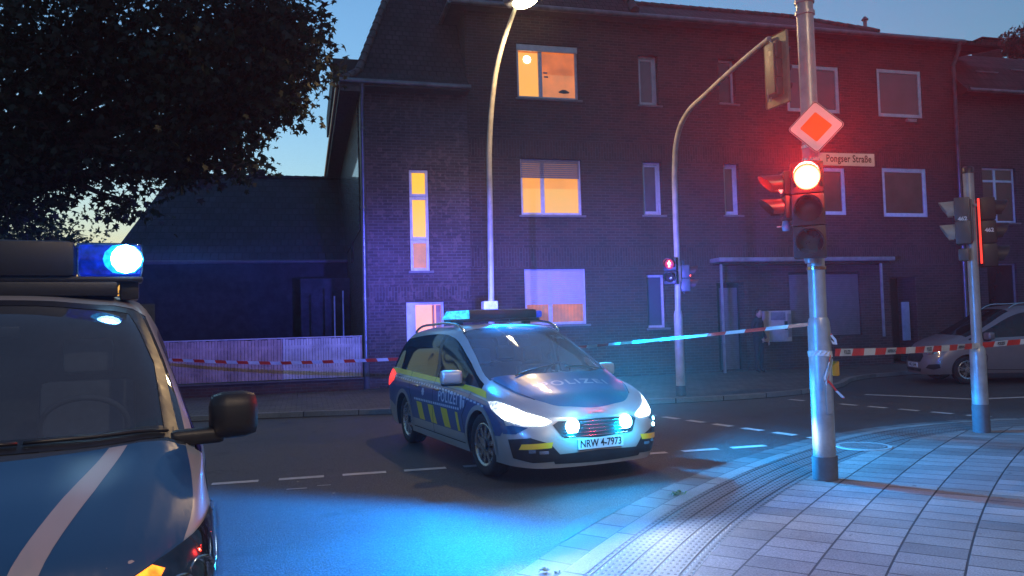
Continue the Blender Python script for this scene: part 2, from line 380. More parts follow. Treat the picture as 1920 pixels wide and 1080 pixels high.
for i in range(1, len(KERB)): ARC.append(ARC[-1]+(KERB[i]-KERB[i-1]).length)
def pav_uv(p): u, v = p[0]*.743+p[1]*.669, -p[0]*.669+p[1]*.743; return (u, v+.012*(u-6)**2)
def strip(name, d0, d1, z0, z1, m, shear=0.0, edge=True, n=1):
    mb = MB(); uv = []
    for q in range(n):
        da, db = d0+(d1-d0)*q/n, d0+(d1-d0)*(q+1)/n; za, zb = z0+(z1-z0)*q/n, z0+(z1-z0)*(q+1)/n
        A, B = offs(KERB, da), offs(KERB, db)
        for i in range(len(KERB)-1):
            mb.quad((*A[i], za), (*B[i], zb), (*B[i+1], zb), (*A[i+1], za))
            uv += [(ARC[i]+shear*da, da), (ARC[i]+shear*db, db), (ARC[i+1]+shear*db, db), (ARC[i+1]+shear*da, da)]
    if edge:
        A = offs(KERB, d0)
        for i in range(len(KERB)-1):
            mb.quad((*A[i], z0-.12), (*A[i], z0), (*A[i+1], z0), (*A[i+1], z0-.12)); uv += [(ARC[i], 0), (ARC[i], .01), (ARC[i+1], .01), (ARC[i+1], 0)]
    if name == 'pavement': uv = [pav_uv(mb.v[i]) for f in mb.f for i in f]
    mb.uv = uv; o = mb.build(name, m); return tag(o, kind='structure')
g = MB().quad((-95, -60, -.02), (95, -60, -.02), (95, 100, -.02), (-95, 100, -.02)).build('ground', mat('soil', (.05, .05, .04), .9)); tag(g, kind='structure')
r = MB().quad((-94, -59, 0), (94, -59, 0), (94, 22, 0), (-94, 22, 0)).build('road', M['asphalt']); tag(r, kind='structure')
strip('gutter', -.29, 0.0, .006, .018, M['gutter'], 0.25)
strip('kerb', 0.0, .16, .034, .040, M['kerb'], .2)
strip('tactile_strip', .165, .78, .040, .043, M['tactile'], 0, True)
strip('pavement', .785, 3.6, .043, .05, M['slab'], -.45, True, 4)
inner = offs(KERB, 3.55)
pf = MB(); pf.poly([(*p, .0425) for p in inner[6:-60:4]] + [(12, -8, .0425), (2, -8, .0425)]); pf.uv = [pav_uv(p) for p in pf.v]
o = pf.build('pavement', M['slab']); tag(o, kind='structure')
FARK = bez([(-90, 16.6), (-40, 16.4), (-12, 15.9), (-1.8, 15.3), (3, 14.45), (7.2, 13.9), (9.6, 14.15), (11.4, 15.1), (12.9, 16.5), (14.6, 17.2), (18, 17.4), (40, 17.5), (110, 17.5)], .4)
mb = MB(); mk = MB(); uv = []; uvk = []; s = 0
for i in range(len(FARK)-1):
    a, b = FARK[i], FARK[i+1]; l = (b-a).length
    t = (b-a).normalized(); n = Vector((-t.y, t.x))*.14
    mk.quad((*a, 0), (*b, 0), (*b, .10), (*a, .10)); uvk += [(s, 0), (s+l, 0), (s+l, .1), (s, .1)]
    mk.quad((*a, .10), (*b, .10), (*(b+n), .10), (*(a+n), .10)); uvk += [(s, .1), (s+l, .1), (s+l, .24), (s, .24)]
    mb.quad((*(a+n), .096), (*(b+n), .096), (b.x+n.x, 32, .096), (a.x+n.x, 32, .096)); uv += [(a.x, a.y), (b.x, b.y), (b.x, 32), (a.x, 32)]; s += l
mb.uv = uv; mk.uv = uvk
tag(mb.build('pavement', M['far_slab']), kind='structure'); tag(mk.build('kerb', M['kerb']), kind='structure')
# markings
mb = MB()
def dash(a, b, w=.12):
    a, b = Vector(a), Vector(b); n = Vector((-(b-a).y, (b-a).x)).normalized()*w/2
    mb.quad((*(a-n), .004), (*(b-n), .004), (*(b+n), .004), (*(a+n), .004))
for x in (-2.3, -1.64, -.97, -.29, .38, 1.05, 1.72, 2.39, 3.06, 3.74, 4.42, 5.07): dash((x, 8.93-.02*x), (x+.47, 8.92-.02*x))
for k in range(8): y = 13.25-.58*k; dash((5.40+(13.4-y)*.245, y), (5.40+(13.4-y+.36)*.245, y-.36), .13)
for k in range(7): y = 13.5-.56*k; dash((9.05+(13.5-y)*.26, y), (9.05+(13.5-y+.34)*.26, y-.34), .12)
for a, b in (((10.85, 13.6), (11.84, 11.9)), ((11.84, 11.9), (13.2, 11.72)), ((13.2, 11.72), (22, 10.8))): dash(a, b, .16)
dash((-.2, 8.35), (.0, 8.34), .03); dash((.1, 8.42), (.24, 8.41), .02); dash((1.2, 4.3), (1.6, 4.35), .10)
tag(mb.build('road_markings', M['marking']), kind='structure')
rnd = random.Random(4); k_ = offs(KERB, -.30); i0 = min(range(len(KERB)), key=lambda i: (KERB[i]-Vector((2.45, 5.75))).length); pt = []
for i in range(i0-4, i0+7): pt.append((*(k_[i]), .0045))
for i in range(i0+6, i0-5, -1):
    q_ = offs(KERB, -.30-.16*math.sin(math.pi*(i-i0+4)/10.5)-rnd.uniform(.0, .05))[i]; pt.append((*q_, .0045))
tag(MB().poly(pt).build('road_patch', mat('tar_patch', (.012, .012, .014), .45, var=.5, nscale=20, bmp=.8)), kind='structure')
# manhole
t = thing('manhole_cover', 'round metal manhole cover in the paving right of the big pole', 'manhole cover', (6.38, 8.07, .046))
MB().lathe([(0, .006), (.25, .006), (.262, .0)], n=40).build('cover', mat('cast_iron', (.19, .19, .19), .5, .4, var=.5, nscale=30, bmp=.8), t)
MB().lathe([(.264, .004), (.31, .005), (.318, -.005)], n=40).build('rim', mat('manhole_ring', (.30, .30, .29), .6), t)

# ================================================================ houses
def wall_holes(mb, x0, x1, z0, z1, Y, holes, depth=.14, m=0, mr=None):
    xs = sorted({x0, x1, *[h[0] for h in holes], *[h[1] for h in holes]}); zs = sorted({z0, z1, *[h[2] for h in holes], *[h[3] for h in holes]})
    for i in range(len(xs)-1):
        for j in range(len(zs)-1):
            cx, cz = (xs[i]+xs[i+1])/2, (zs[j]+zs[j+1])/2
            if any(h[0] < cx < h[1] and h[2] < cz < h[3] for h in holes): continue
            mb.quad((xs[i], Y, zs[j]), (xs[i+1], Y, zs[j]), (xs[i+1], Y, zs[j+1]), (xs[i], Y, zs[j+1]), m)
    for h in holes:
        a, b, c, d = h[:4]; D = h[4] if len(h) > 4 else depth; k = m if mr is None else mr
        mb.quad((a, Y, c), (b, Y, c), (b, Y+D, c), (a, Y+D, c), k); mb.quad((a, Y+D, d), (b, Y+D, d), (b, Y, d), (a, Y, d), k)
        mb.quad((a, Y, c), (a, Y+D, c), (a, Y+D, d), (a, Y, d), k); mb.quad((b, Y+D, c), (b, Y, c), (b, Y, d), (b, Y+D, d), k)
YF = 20.10
house = thing('corner_house', 'dark brick corner house with lit windows and steep tiled roof', 'house', (0, 0, 0))
def frame_mb(x0, x1, z0, z1, Y, w=.07, d=.06, mull=None, trans=None):
    f = MB()
    f.bbox(x0, x0+w, Y, Y+d, z0, z1, .008); f.bbox(x1-w, x1, Y, Y+d, z0, z1, .008)
    f.bbox(x0+w, x1-w, Y+.003, Y+d-.003, z0, z0+w, .008); f.bbox(x0+w, x1-w, Y+.003, Y+d-.003, z1-w, z1, .008)
    for q in (mull or []): f.bbox(q-w*.75, q+w*.75, Y+.004, Y+d-.004, z0+w, z1-w, .008)
    for q in (trans or []): f.bbox(x0+w, x1-w, Y+.005, Y+d-.005, q-w*.6, q+w*.6, .008)
    return f
def lit(name, c, s, var=.25, sc=1.2, split=None, folds=0):
    """light behind a window: a glowing blind or wall seen through the pane; split = height where the blind ends"""
    m, nt, N, L, P = newmat(name); v = coords(nt); f = noise(nt, v, sc, 3)
    P.inputs['Base Color'].default_value = (.3, .2, .1, 1); P.inputs['Roughness'].default_value = .5
    col = mixc(nt, maprange(nt, f, .3, .7), c, tuple(x*y for x, y in zip(c, (.95, .72, .5))))
    if split is not None:
        sx = N.new('ShaderNodeSeparateXYZ'); L.new(v, sx.inputs[0])
        g_ = maprange(nt, sx.outputs[2], split-.01, split+.01); col = mixc(nt, g_, col, tuple(x*y for x, y in zip(c, (.95, .62, .30))))
    L.new(col, P.inputs['Emission Color'])
    e = maprange(nt, f, .3, .7, s*(1-var), s*(1+var))
    if folds:
        wv = N.new('ShaderNodeTexWave'); wv.inputs['Scale'].default_value = 1; wv.inputs['Distortion'].default_value = 1.5; wv.inputs['Detail'].default_value = 1
        mp = N.new('ShaderNodeMapping'); mp.inputs['Scale'].default_value = (folds, 0, .12); L.new(v, mp.inputs[0]); L.new(mp.outputs[0], wv.inputs[0])
        k = N.new('ShaderNodeMath'); k.operation = 'MULTIPLY'; L.new(e, k.inputs[0]); L.new(maprange(nt, wv.outputs['Fac'], 0, 1, .80, 1.08), k.inputs[1]); e = k.outputs[0]
    L.new(e, P.inputs['Emission Strength']); return m
def window(parent, x0, x1, z0, z1, rec=.05, pane=None, frame=None, mull=None, trans=None, sill=True, shutter=0.0, w=.07, sash=True, gl=True, shut_m=None, label=None):
    Y = YF+rec
    o = frame_mb(x0+.002, x1-.002, z0+.002, z1-.002, Y, w, .07, mull, trans).build('window', frame or M['white_frame'], parent, True, 40)
    if label: o['label'] = label
    MB().quad((x0+w*.5, Y+.045, z0+w*.5), (x1-w*.5, Y+.045, z0+w*.5), (x1-w*.5, Y+.045, z1-w*.5), (x0+w*.5, Y+.045, z1-w*.5)).build('pane', pane or M['pane_dark'], o)
    if gl and pane is not None:
        MB().quad((x0+w*.5, Y+.02, z0+w*.5), (x1-w*.5, Y+.02, z0+w*.5), (x1-w*.5, Y+.02, z1-w*.5), (x0+w*.5, Y+.02, z1-w*.5)).build('glazing', M['win_glass'], o)
    if sill: MB().bbox(x0-.06, x1+.09, YF-.05, Y+.02, z0-.06, z0-.004, .01).build('sill', M['sill'], o, True, 40)
    if shutter:
        s_ = MB(); n = max(3, int(shutter/.055)); h = shutter/n
        for k in range(n):
            a = z1-w*.3-k*h; s_.bbox(x0+.03, x1-.05, Y-.022, Y-.006, a-h+.006, a, .005)
        s_.build('shutter', shut_m or M['shutter'], o, True, 40)
    return o
M['win_glass'] = glass('window_glass', (.92, .92, .92), .8, .02)
M['shutter'] = mat('roller_shutter', (.60, .58, .56), .5, var=.06)
M['shutter_old'] = mat('roller_shutter_grey', (.24, .22, .24), .55, var=.1)
litA = lit('lit_room_top', (1, .50, .10), 1.05, .2, 1.0)
litB = lit('lit_room_top_pink', (1, .34, .12), .68, .32, 1.6, split=8.36)
litC = lit('lit_room_middle', (1, .56, .10), .90, .14, .9, split=5.23)
litC2 = lit('lit_room_middle_left', (1, .58, .14), .95, .12, .8)
litD = lit('lit_room_ground', (1, .33, .13), .50, .5, 2.6, folds=3.2)
litE = lit('lit_stair', (1, .50, .01), 1.35, .12, 1.2)
litF = lit('lit_stair_low', (.9, .38, .13), .6, .3, 3)
litG = lit('lit_hall', (1, .42, .28), 1.15, .06, 1.5)
# holes per wall
BW = [(5.60, 7.34, 7.66, 9.14), (5.62, 7.34, 4.50, 6.02), (5.65, 7.38, 1.56, 3.05)]
def rect(px0, py0, px1, py1):
    a = onY(px0, py0, YF); b = onY(px1, py1, YF); return (a.x, b.x, b.z, a.z)
NW = [rect(1196, 102, 1236, 198), rect(1346, 109, 1381, 195), rect(1204, 302, 1244, 403), rect(1356, 306, 1389, 403), rect(1212, 515, 1251, 614)]
RW = [rect(1473, 119, 1576, 213), rect(1643, 127.5, 1731, 222), rect(1482, 312, 1588, 403), rect(1653, 314, 1741, 407)]
SHOP_D = rect(1343, 530, 1400, 640); SHOP_D = (SHOP_D[0], SHOP_D[1], .12, SHOP_D[3])
SHOP_W = rect(1478, 510, 1617, 628)
DR = rect(1668, 520, 1722, 640); DR = (DR[0], DR[1], .12, DR[3])
XM0, XM1, ZE = 4.20, 19.86, 9.98
wl_ = MB()
holes = [h+(.16,) for h in BW] + [h+(.22,) for h in NW] + [h+(.10,) for h in RW] + [SHOP_D+(.35,), SHOP_W+(.12,), DR+(.8,)]
wall_holes(wl_, XM0, XM1, -.1, ZE, YF, holes)
wl_.quad((XM0, YF, 7.2), (XM0, YF, ZE), (XM0, YF+11, ZE), (XM0, YF+11, 7.2))       # flank above the lower roof
wl_.quad((XM1, YF, -.1), (XM1, YF+9, -.1), (XM1, YF+9, ZE), (XM1, YF, ZE))
wl_.build('wall', M['brick'], house)
# tower / stair part
YT = YF-.06
tw = MB(); ST = [rect(766, 318, 803, 368), rect(767, 370, 804, 449), rect(768, 451, 806, 508)]
STH = (ST[0][0], ST[2][1], ST[2][2], ST[0][3])
DO = (2.50, 3.48, .12, 2.23)
wall_holes(tw, 1.42, XM0-.002, -.1, 7.72, YT, [STH+(.14,), DO+(.30,)])
tw.quad((XM0-.002, YT, -.1), (XM0-.002, YF+.01, -.1), (XM0-.002, YF+.01, 7.72), (XM0-.002, YT, 7.72))
tw.build('stair_wall', M['brick_tower'], house)
YB = 34.0
sw = MB().quad((1.42, YT, -.1), (1.42, YT, 7.72), (1.42, YB, 7.72), (1.42, YB, -.1)); sw.quad((1.42, YB, -.1), (1.42, YB, 9.98), (19.8, YB, 9.98), (19.8, YB, -.1)); sw.build('side_wall', M['brick_side'], house)
MB().box(1.385, 1.418, YT+.25, YB-.3, 4.1, 7.45).build('side_cladding', M['shingle'], house)
for k, (h, mt) in enumerate(zip(ST, (litE, litE, litF))):
    z0 = STH[2] if k == 2 else (ST[k][2]+ST[k+1][3])/2; z1 = STH[3] if k == 0 else (ST[k-1][2]+ST[k][3])/2
    YF_ = YF; YF = YT
    window(house, STH[0], STH[1], z0+.002, z1-.002, .06, mt, sill=(k == 2), w=.075, frame=M['white_frame'])
    YF = YF_
# big windows
window(house, *BW[0], .08, litB, mull=[6.28], label='lit window of the top floor with an orange blind'); window(house, *BW[2], .08, litD, mull=[6.38], shutter=.93, label='ground floor window half closed by a roller shutter')
window(house, *BW[1], .08, litC, mull=[6.25], shutter=.50, shut_m=M['shutter_old'], label='lit yellow window of the middle floor')
# things seen in the rooms behind the lit panes
bx_ = MB(); bx_.quad((5.66, YF+.118, 7.74), (6.22, YF+.118, 7.74), (6.22, YF+.118, 8.93), (5.66, YF+.118, 8.93)); bx_.build('blind', litA, house)
MB().lathe([(0, -.11), (.08, -.08), (.11, 0), (.08, .08), (0, .11)], n=20, M=Matrix.Translation((5.92, YF+.10, 8.74))@Matrix.Diagonal((1, .1, 1, 1))).build('ceiling_lamp', emis('bulb', (1, .93, .75), 6), house, True)
MB().bbox(5.60, 7.34, YF+.03, YF+.078, 8.96, 9.135, .01).build('shutter_box', M['white_frame'], house, True, 40)
for (x, z) in ((6.37, 8.38), (6.39, 8.27)): MB().bbox(x, x+.12, YF+.105, YF+.122, z, z+.045, .01).build('window_handle', M['cream'], house, True)
MB().lathe([(0, -.05), (.14, -.03), (.16, .0), (.05, .06), (0, .06)], n=16, M=Matrix.Translation((6.95, YF+.112, 7.90))@Matrix.Diagonal((1, .08, 1, 1))).build('bowl', mat('shadowed_bowl', (.1, .07, .05), .6), house, True)
for i, h in enumerate(NW): window(house, *h, .15, M['curtain'] if i in (0, 2, 3) else M['curtain_blue'] if i == 4 else None, w=.065)
for i, h in enumerate(RW): window(house, *h, .03, M['curtain_blue'] if i < 2 else M['curtain'], mull=None if i in (1, 3) else [h[0]+(h[1]-h[0])*.45], w=.11, sill=False, frame=M['blue_frame'])
# tilted sashes of the opened windows
def sash(x0, x1, z0, z1, Y, tilt, fr, pane):
    T = Matrix.Translation((0, Y, z0)) @ Matrix.Rotation(R(tilt), 4, 'X') @ Matrix.Translation((0, -Y, -z0))
    f = frame_mb(x0, x1, z0, z1, Y, .05, .04); f.v = [tuple(T@Vector(v)) for v in f.v]; o = f.build('sash', fr, house, True, 40)
for h, fr in ((NW[0], M['white_frame']), (NW[2], M['white_frame']), (NW[3], M['white_frame']), (RW[3], M['blue_frame'])):
    sash(h[0]+.07, h[1]-.08, h[2]+.07, h[3]-.08, YF+(.155 if h is not RW[3] else .035), 0, fr, None)
# entrance: open white door, lit hall
d = MB(); d.quad((2.42, YT+.302, .1), (3.56, YT+.302, .1), (3.56, YT+.302, 2.3), (2.42, YT+.302, 2.3)); d.build('lit_hall', litG, house)
df = MB(); df.bbox(2.505, 2.74, YT+.02, YT+.10, .12, 2.225, .01); df.bbox(3.42, 3.478, YT+.1, YT+.25, .12, 2.225, .01); df.bbox(2.505, 3.475, YT+.16, YT+.26, 2.16, 2.226, .01)
df.build('door_frame', M['white_frame'], house, True, 40)
dl = MB(); dl.bbox(3.20, 3.235, YT+.1, YT+.29, .14, 2.15, .006); dl.bbox(3.30, 3.42, YT+.26, YT+.29, .14, 2.15, .006); o = dl.build('door', mat('door_leaf', (.55, .30, .20), .5), house, True, 40)
# shop front: canopy, door shutter, window shutter
MB().bbox(11.10, 16.86, YF-.55, YF-.001, 3.17, 3.29, .02).build('canopy', M['grey_metal'], house, True, 40)
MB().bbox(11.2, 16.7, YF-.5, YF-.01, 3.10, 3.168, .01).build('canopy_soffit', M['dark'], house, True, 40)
for x in (11.14, 16.36): MB().bbox(x, x+.06, YF-.52, YF-.46, .95 if x > 12 else .1, 3.1, .008).build('canopy_post', M['grey_metal'], house, True, 40)
def roller(x0, x1, z0, z1, Y, m, name):
    s_ = MB(); n = int((z1-z0)/.06)
    for k in range(n): s_.bbox(x0, x1, Y, Y+.02, z0+k*.06+.003, z0+k*.06+.058, .006)
    return s_.build(name, m, house, True, 40)
M['shop_shutter'] = mat('shop_shutter', (.16, .14, .15), .5, var=.15)
roller(SHOP_W[0]+.03, SHOP_W[1]-.03, SHOP_W[2]+.02, SHOP_W[3]-.02, YF+.04, M['shop_shutter'], 'shop_shutter')
roller(SHOP_D[0]+.22, SHOP_D[1]-.10, SHOP_D[2]+.02, SHOP_D[3]-.1, YF+.25, M['shop_shutter'], 'door_shutter')
MB().box(SHOP_W[0], SHOP_W[1], YF+.1, YF+.12, SHOP_W[2], SHOP_W[3]).build('shop_window', M['dark'], house)
MB().box(SHOP_D[0], SHOP_D[1], YF+.33, YF+.35, SHOP_D[2], SHOP_D[3]).build('shop_door', M['dark'], house)
MB().box(DR[0], DR[1], YF+.78, YF+.80, DR[2], DR[3]).build('passage_door', M['dark'], house)
q = rect(1695, 566, 1713, 638)
MB().bbox(q[0], q[1], YF+.10, YF+.14, q[2], q[3], .01).build('glazed_panel', mat('frosted_panel', (.30, .36, .45), .3), house, True, 40)
# brick sill under right top window, small wall lamp box
q = rect(1697, 224, 1714, 231); MB().bbox(q[0], q[1], YF-.12, YF-.001, q[2], q[3], .01).build('wall_lamp', M['cream'], house, True)
# gutters, roofs
def ridge_bar(a, b, r=.09, n=None, m=None, parent=None, name='ridge'):
    a, b = Vector(a), Vector(b); L_ = (b-a).length; n = n or int(L_/.33); mb_ = MB()
    for k in range(n):
        p, q_ = a+(b-a)*(k/n), a+(b-a)*((k+1.12)/n); mb_.tube([p, q_], [r*1.12, r*.9], 10)
    return mb_.build(name, m or M['ridge'], parent or house, True, 50)
EY = YF-.42
MB().tube([(XM0-.45, EY, ZE+.0), (XM1+.05, EY, ZE-.02)], .075, 10).build('gutter', M['zinc'], house, True, 50)
MB().box(XM0-.4, XM1, EY+.02, YF-.001, ZE-.06, ZE-.02).build('soffit', M['soffit'], house)
MB().tube([(XM0-.45, EY, ZE), (XM0-.45, YF+10, ZE)], .07, 10).build('gutter', M['zinc'], house, True, 50)
MB().box(XM0-.42, XM0-.002, YF, YF+10, ZE-.05, ZE-.01).build('soffit', M['soffit'], house)
def slope(a, b, c, d_, m, name='roof', th=.12):
    a, b, c, d_ = map(Vector, (a, b, c, d_)); n = (b-a).cross(d_-a).normalized()*th
    x = MB(); x.add([a, b, c, d_, a-n, b-n, c-n, d_-n], [(0, 1, 2, 3), (7, 6, 5, 4), (0, 4, 5, 1), (1, 5, 6, 2), (2, 6, 7, 3), (3, 7, 4, 0)])
    return x.build(name, m, house)
ER = EY-.02
XV = 8.95
slope((XM0-.5, ER, ZE+.06), (XV, ER, ZE+.06), (XV, ER+4.6, ZE+5.2), (XM0+2.4, ER+4.6, ZE+5.2), M['tile'])
slope((XM0-.5, YF+10, ZE+.06), (XM0-.5, ER, ZE+.06), (XM0+2.4, ER+4.6, ZE+5.2), (XM0+2.4, YF+8, ZE+5.2), M['tile'])
slope((XV+.01, ER, ZE+.05), (16.75, ER, ZE+.05), (15.55, ER+2.6, ZE+1.42), (XV+.01, ER+2.6, ZE+1.42), M['tile_red'])
slope((16.75, ER, ZE+.05), (16.9, ER+4, ZE+.05), (15.6, ER+2.7, ZE+1.42), (15.55, ER+2.6, ZE+1.42), M['tile_red'])
slope((16.78, ER, ZE+.045), (XM1+1.6, ER, ZE+.02), (XM1+1.6, ER+2.2, ZE+.40), (16.78, ER+2.2, ZE+.42), M['tile_red'])
ridge_bar((XV, ER+2.6, ZE+1.45), (15.55, ER+2.6, ZE+1.45)); ridge_bar((15.55, ER+2.6, ZE+1.45), (16.8, ER+.1, ZE+.12)); ridge_bar((16.85, ER+2.2, ZE+.44), (XM1+1.6, ER+2.2, ZE+.42))
a = Vector((XV-.06, ER, ZE+.12)); b = Vector((XV-.06, ER+4.6, ZE+5.25)); vb = MB()
for k in range(16): p = a+(b-a)*k/16; q2 = a+(b-a)*(k+1.1)/16; vb.tube([p, q2], [.13, .10], 8)
vb.build('verge', M['ridge'], house, True, 50)
# dormer on roof A (pale gable)
dv = MB(); p = onY(938, 22, EY+.4); dv.poly([(p.x-.42, p.y, p.z), (p.x+.48, p.y, p.z-.02), (p.x+.30, p.y, p.z+.42), (p.x, p.y, p.z+.55), (p.x-.35, p.y, p.z+.36)]); n_ = len(dv.v)
dv.add([(x, y+1.2, z) for (x, y, z) in dv.v[:5]], [(4, 3, 2, 1, 0)])
for k in range(5): dv.f.append((k, (k+1) % 5, 5+(k+1) % 5, 5+k)); dv.m.append(0)
dv.build('dormer', M['plaster'], house)
# lower roof of the stair part
E2 = 7.74; EYT = YT-.42
slope((.98, EYT, E2), (XM0+.0, EYT, E2), (XM0+.0, EYT+.45, E2+.38), (1.42, EYT+.45, E2+.38), M['tile'], 'roof')
slope((1.42, EYT+.45, E2+.37), (XM0+.02, EYT+.45, E2+.37), (XM0+.02, EYT+4.0, E2+6.2), (3.45, EYT+4.0, E2+6.2), M['tile'], 'roof')
slope((.95, YB, E2+.3), (1.42, EYT+.45, E2+.37), (3.45, EYT+4.0, E2+6.2), (3.45, YB-3, E2+6.2), M['tile'], 'roof')
hb = MB(); a = Vector((1.42, EYT+.45, E2+.40)); b = Vector((3.45, EYT+4.0, E2+6.2))
for k in range(22): p = a+(b-a)*k/22; q2 = a+(b-a)*(k+1.15)/22; hb.tube([p, q2], [.11, .085], 8)
for k in range(3): p = Vector((1.0, EYT+.02, E2+.03)).lerp(a, k/3); q2 = Vector((1.0, EYT+.02, E2+.03)).lerp(a, (k+1.15)/3); hb.tube([p, q2], [.10, .08], 8)
hb.build('hip_ridge', M['ridge'], house, True, 50)
MB().tube([(.92, EYT-.03, E2-.01), (XM0+.02, EYT-.03, E2-.03)], .065, 10).build('gutter', M['zinc'], house, True, 50)
MB().box(.98, XM0, EYT, YT-.001, E2-.12, E2-.04).build('soffit', M['soffit'], house)
# box eave along the side wall
MB().box(.92, 1.418, YT-.40, YB, E2-.26, E2-.05).build('side_soffit', M['soffit'], house)
MB().tube([(.90, YT-.4, E2-.05), (.90, YB, E2-.05)], .07, 10).build('gutter', M['zinc'], house, True, 50)
MB().tube([(1.02, YB-.5, E2-.2), (1.25, YB-.5, E2-.7), (1.3, YB-.5, 0)], .06, 8).build('downpipe', M['zinc'], house, True, 50)
pb = MB(); pb.box(.80, 2.6, YT+.55, YT+6.5, E2+.28, E2+.86); pb.build('box_dormer', mat('dormer_cladding', (.05, .045, .045), .7), house)
MB().box(.80, .86, YT+.55, YT+6.5, E2+.20, E2+.278).build('dormer_edge', M['sill'], house)
# downpipes
dp = MB(); x = 1.47; dp.tube([(x, EYT, E2-.05), (x, EYT+.05, E2-.25), (x, YT-.12, E2-.55), (x, YT-.12, .75)], .055, 14); dp.build('downpipe', M['zinc'], house, True, 50)
MB().tube([(x, YT-.12, .0), (x, YT-.12, .80)], .075, 14).build('downpipe_foot', M['asph_pole'], house, True, 50)
for z in (2.3, 4.6, 6.6): MB().tube([(x, YT-.12, z), (x, YT-.12, z+.05)], .075, 12).build('pipe_clip', M['zinc'], house, True, 50)
dp = MB(); x = 19.70; dp.tube([(x, EY, ZE-.05), (x, EY+.02, ZE-.25), (x+.05, YF-.1, ZE-.65), (x+.05, YF-.1, .1)], .06, 12); dp.build('downpipe', M['zinc'], house, True, 50)
# vent pipe on roof B/C, side wall small windows
p = onY(1623, 66, ER+2.0); t = MB(); t.tube([p-ZU*.25, p+ZU*.50], .06, 12); t.tube([p+ZU*.50, p+ZU*.53, p+ZU*.62], [.11, .11, .03], 12); t.build('vent_pipe', M['zinc'], house, True, 50)
for y in (23.5, 27.5): MB().box(1.405, 1.43, y, y+1.0, 3.6, 6.0).build('side_window', M['pane_dark'], house)

# ---- neighbour on the right
nb = thing('neighbour_house', 'blue grey brick house with dark sagging roof at the right edge', 'house')
NZ = 8.45; YN = YF+.02; X1 = 36
NWN = (rect(1824, 283, 1868, 402),)
h0 = (20.75, 22.05, 4.4, 6.15)
w = MB(); wall_holes(w, XM1+.004, X1, -.1, NZ, YN, [h0+(.12,), (24.6, 25.9, 4.4, 6.15, .12), (24.6, 25.9, 1.4, 3.0, .12), (20.75, 21.9, 1.4, 3.1, .12)]); w.quad((X1, YN, -.1), (X1, YN+9, -.1), (X1, YN+9, NZ), (X1, YN, NZ)); w.build('wall', M['brick_next'], nb)
YS = YF; YF = YN
for h in (h0, (24.6, 25.9, 4.4, 6.15), (24.6, 25.9, 1.4, 3.0)): window(nb, *h, .07, M['curtain_blue'], mull=[h[0]+(h[1]-h[0])*.42], trans=[h[3]-.42], frame=M['blue_frame'], w=.06)
o = window(nb, 20.75, 21.9, 1.4, 3.1, .07, None, frame=M['grey_metal'], w=.05)
YF = YS
_h = house; house = nb
rf = MB(); pr = [(YN-.45, NZ+.0), (YN-.2, NZ+.25), (YN+.6, NZ+1.15), (YN+1.8, NZ+2.0), (YN+3.4, NZ+2.55), (YN+4.4, NZ+2.6)]
for i in range(len(pr)-1): rf.quad((XM1+.1, *pr[i]), (X1, *pr[i]), (X1, *pr[i+1]), (XM1+.1, *pr[i+1]))
rf.poly([(XM1+.1, *p) for p in pr]+[(XM1+.1, YN+4.4, NZ-.1), (XM1+.1, YN-.2, NZ-.1)]); rf.quad((XM1+.1, YN-.44, NZ-.02), (X1, YN-.44, NZ-.02), (X1, YN+.1, NZ-.02), (XM1+.1, YN+.1, NZ-.02)); rf.quad((XM1+.1, YN+4.4, 0), (X1, YN+4.4, 0), (X1, YN+4.4, NZ+2.6), (XM1+.1, YN+4.4, NZ+2.6)); rf.build('roof', M['tile_old'], nb)
MB().tube([(XM1+.06, YN-.5, NZ), (X1, YN-.5, NZ)], .07, 8).build('gutter', M['zinc'], nb, True, 50)
for (xa, xb, yy, zz) in ((21.0, 21.9, YN+.28, NZ+.86), (22.7, 23.4, YN+.5, NZ+1.08)): MB().bbox(xa, xb, yy-.02, yy+.02, zz, zz+.04, .01).build('snow_guard', M['zinc'], nb, True)
p = onY(1860, 85, YN+2.6); t = MB(); t.bbox(p.x-.42, p.x+.42, p.y, p.y+.5, p.z-.7, p.z+.22, .02); t.bbox(p.x-.47, p.x+.47, p.y-.05, p.y+.55, p.z+.22, p.z+.28, .02); t.build('chimney', M['brick_low'], nb)
house = _h

# ---- low house behind the fence on the left
lh = thing('tiled_house', 'low dark house with a wide tiled roof behind the wooden fence', 'house')
YL = 27.0
zr = onY(540, 334, YL+4.4).z; xl = onY(322, 345, YL+4.4).x; xe = onY(205, 455, YL).x
w = MB(); w.quad((xe+.3, YL, -.1), (1.415, YL, -.1), (1.415, YL, 4.0), (xe+.3, YL, 4.0)); w.quad((xe+.3, YL+9, 0), (xe+.3, YL, 0), (xe+.3, YL, 4), (xe+.3, YL+9, 4)); w.build('wall', mat('dark_render', (.018, .018, .022), .85, var=.3, nscale=1.5), lh)
r_ = MB(); r_.quad((xe, YL-.4, 3.85), (1.415, YL-.4, 3.85), (1.415, YL+4.4, zr), (xl, YL+4.4, zr)); r_.quad((xl, YL+4.4, zr), (1.415, YL+4.4, zr), (1.415, YL+9.2, 3.85), (xe, YL+9.2, 3.85)); r_.poly([(xe, YL+9.2, 3.85), (xe, YL-.4, 3.85), (xl, YL+4.4, zr)])
r_.poly([(1.415, YL-.4, 3.85), (1.415, YL+9.2, 3.85), (1.415, YL+4.4, zr)]); r_.build('roof', tiles('grey_roof_tile', (.035, .037, .042), .24, .26), lh)
MB().tube([(xe, YL-.45, 3.83), (1.41, YL-.45, 3.83)], .06, 8).build('gutter', M['dark_sill'], lh, True, 50)
_h = house; ridge_bar((xl, YL+4.4, zr+.02), (1.415, YL+4.4, zr+.02), .08, None, M['tile'], lh)
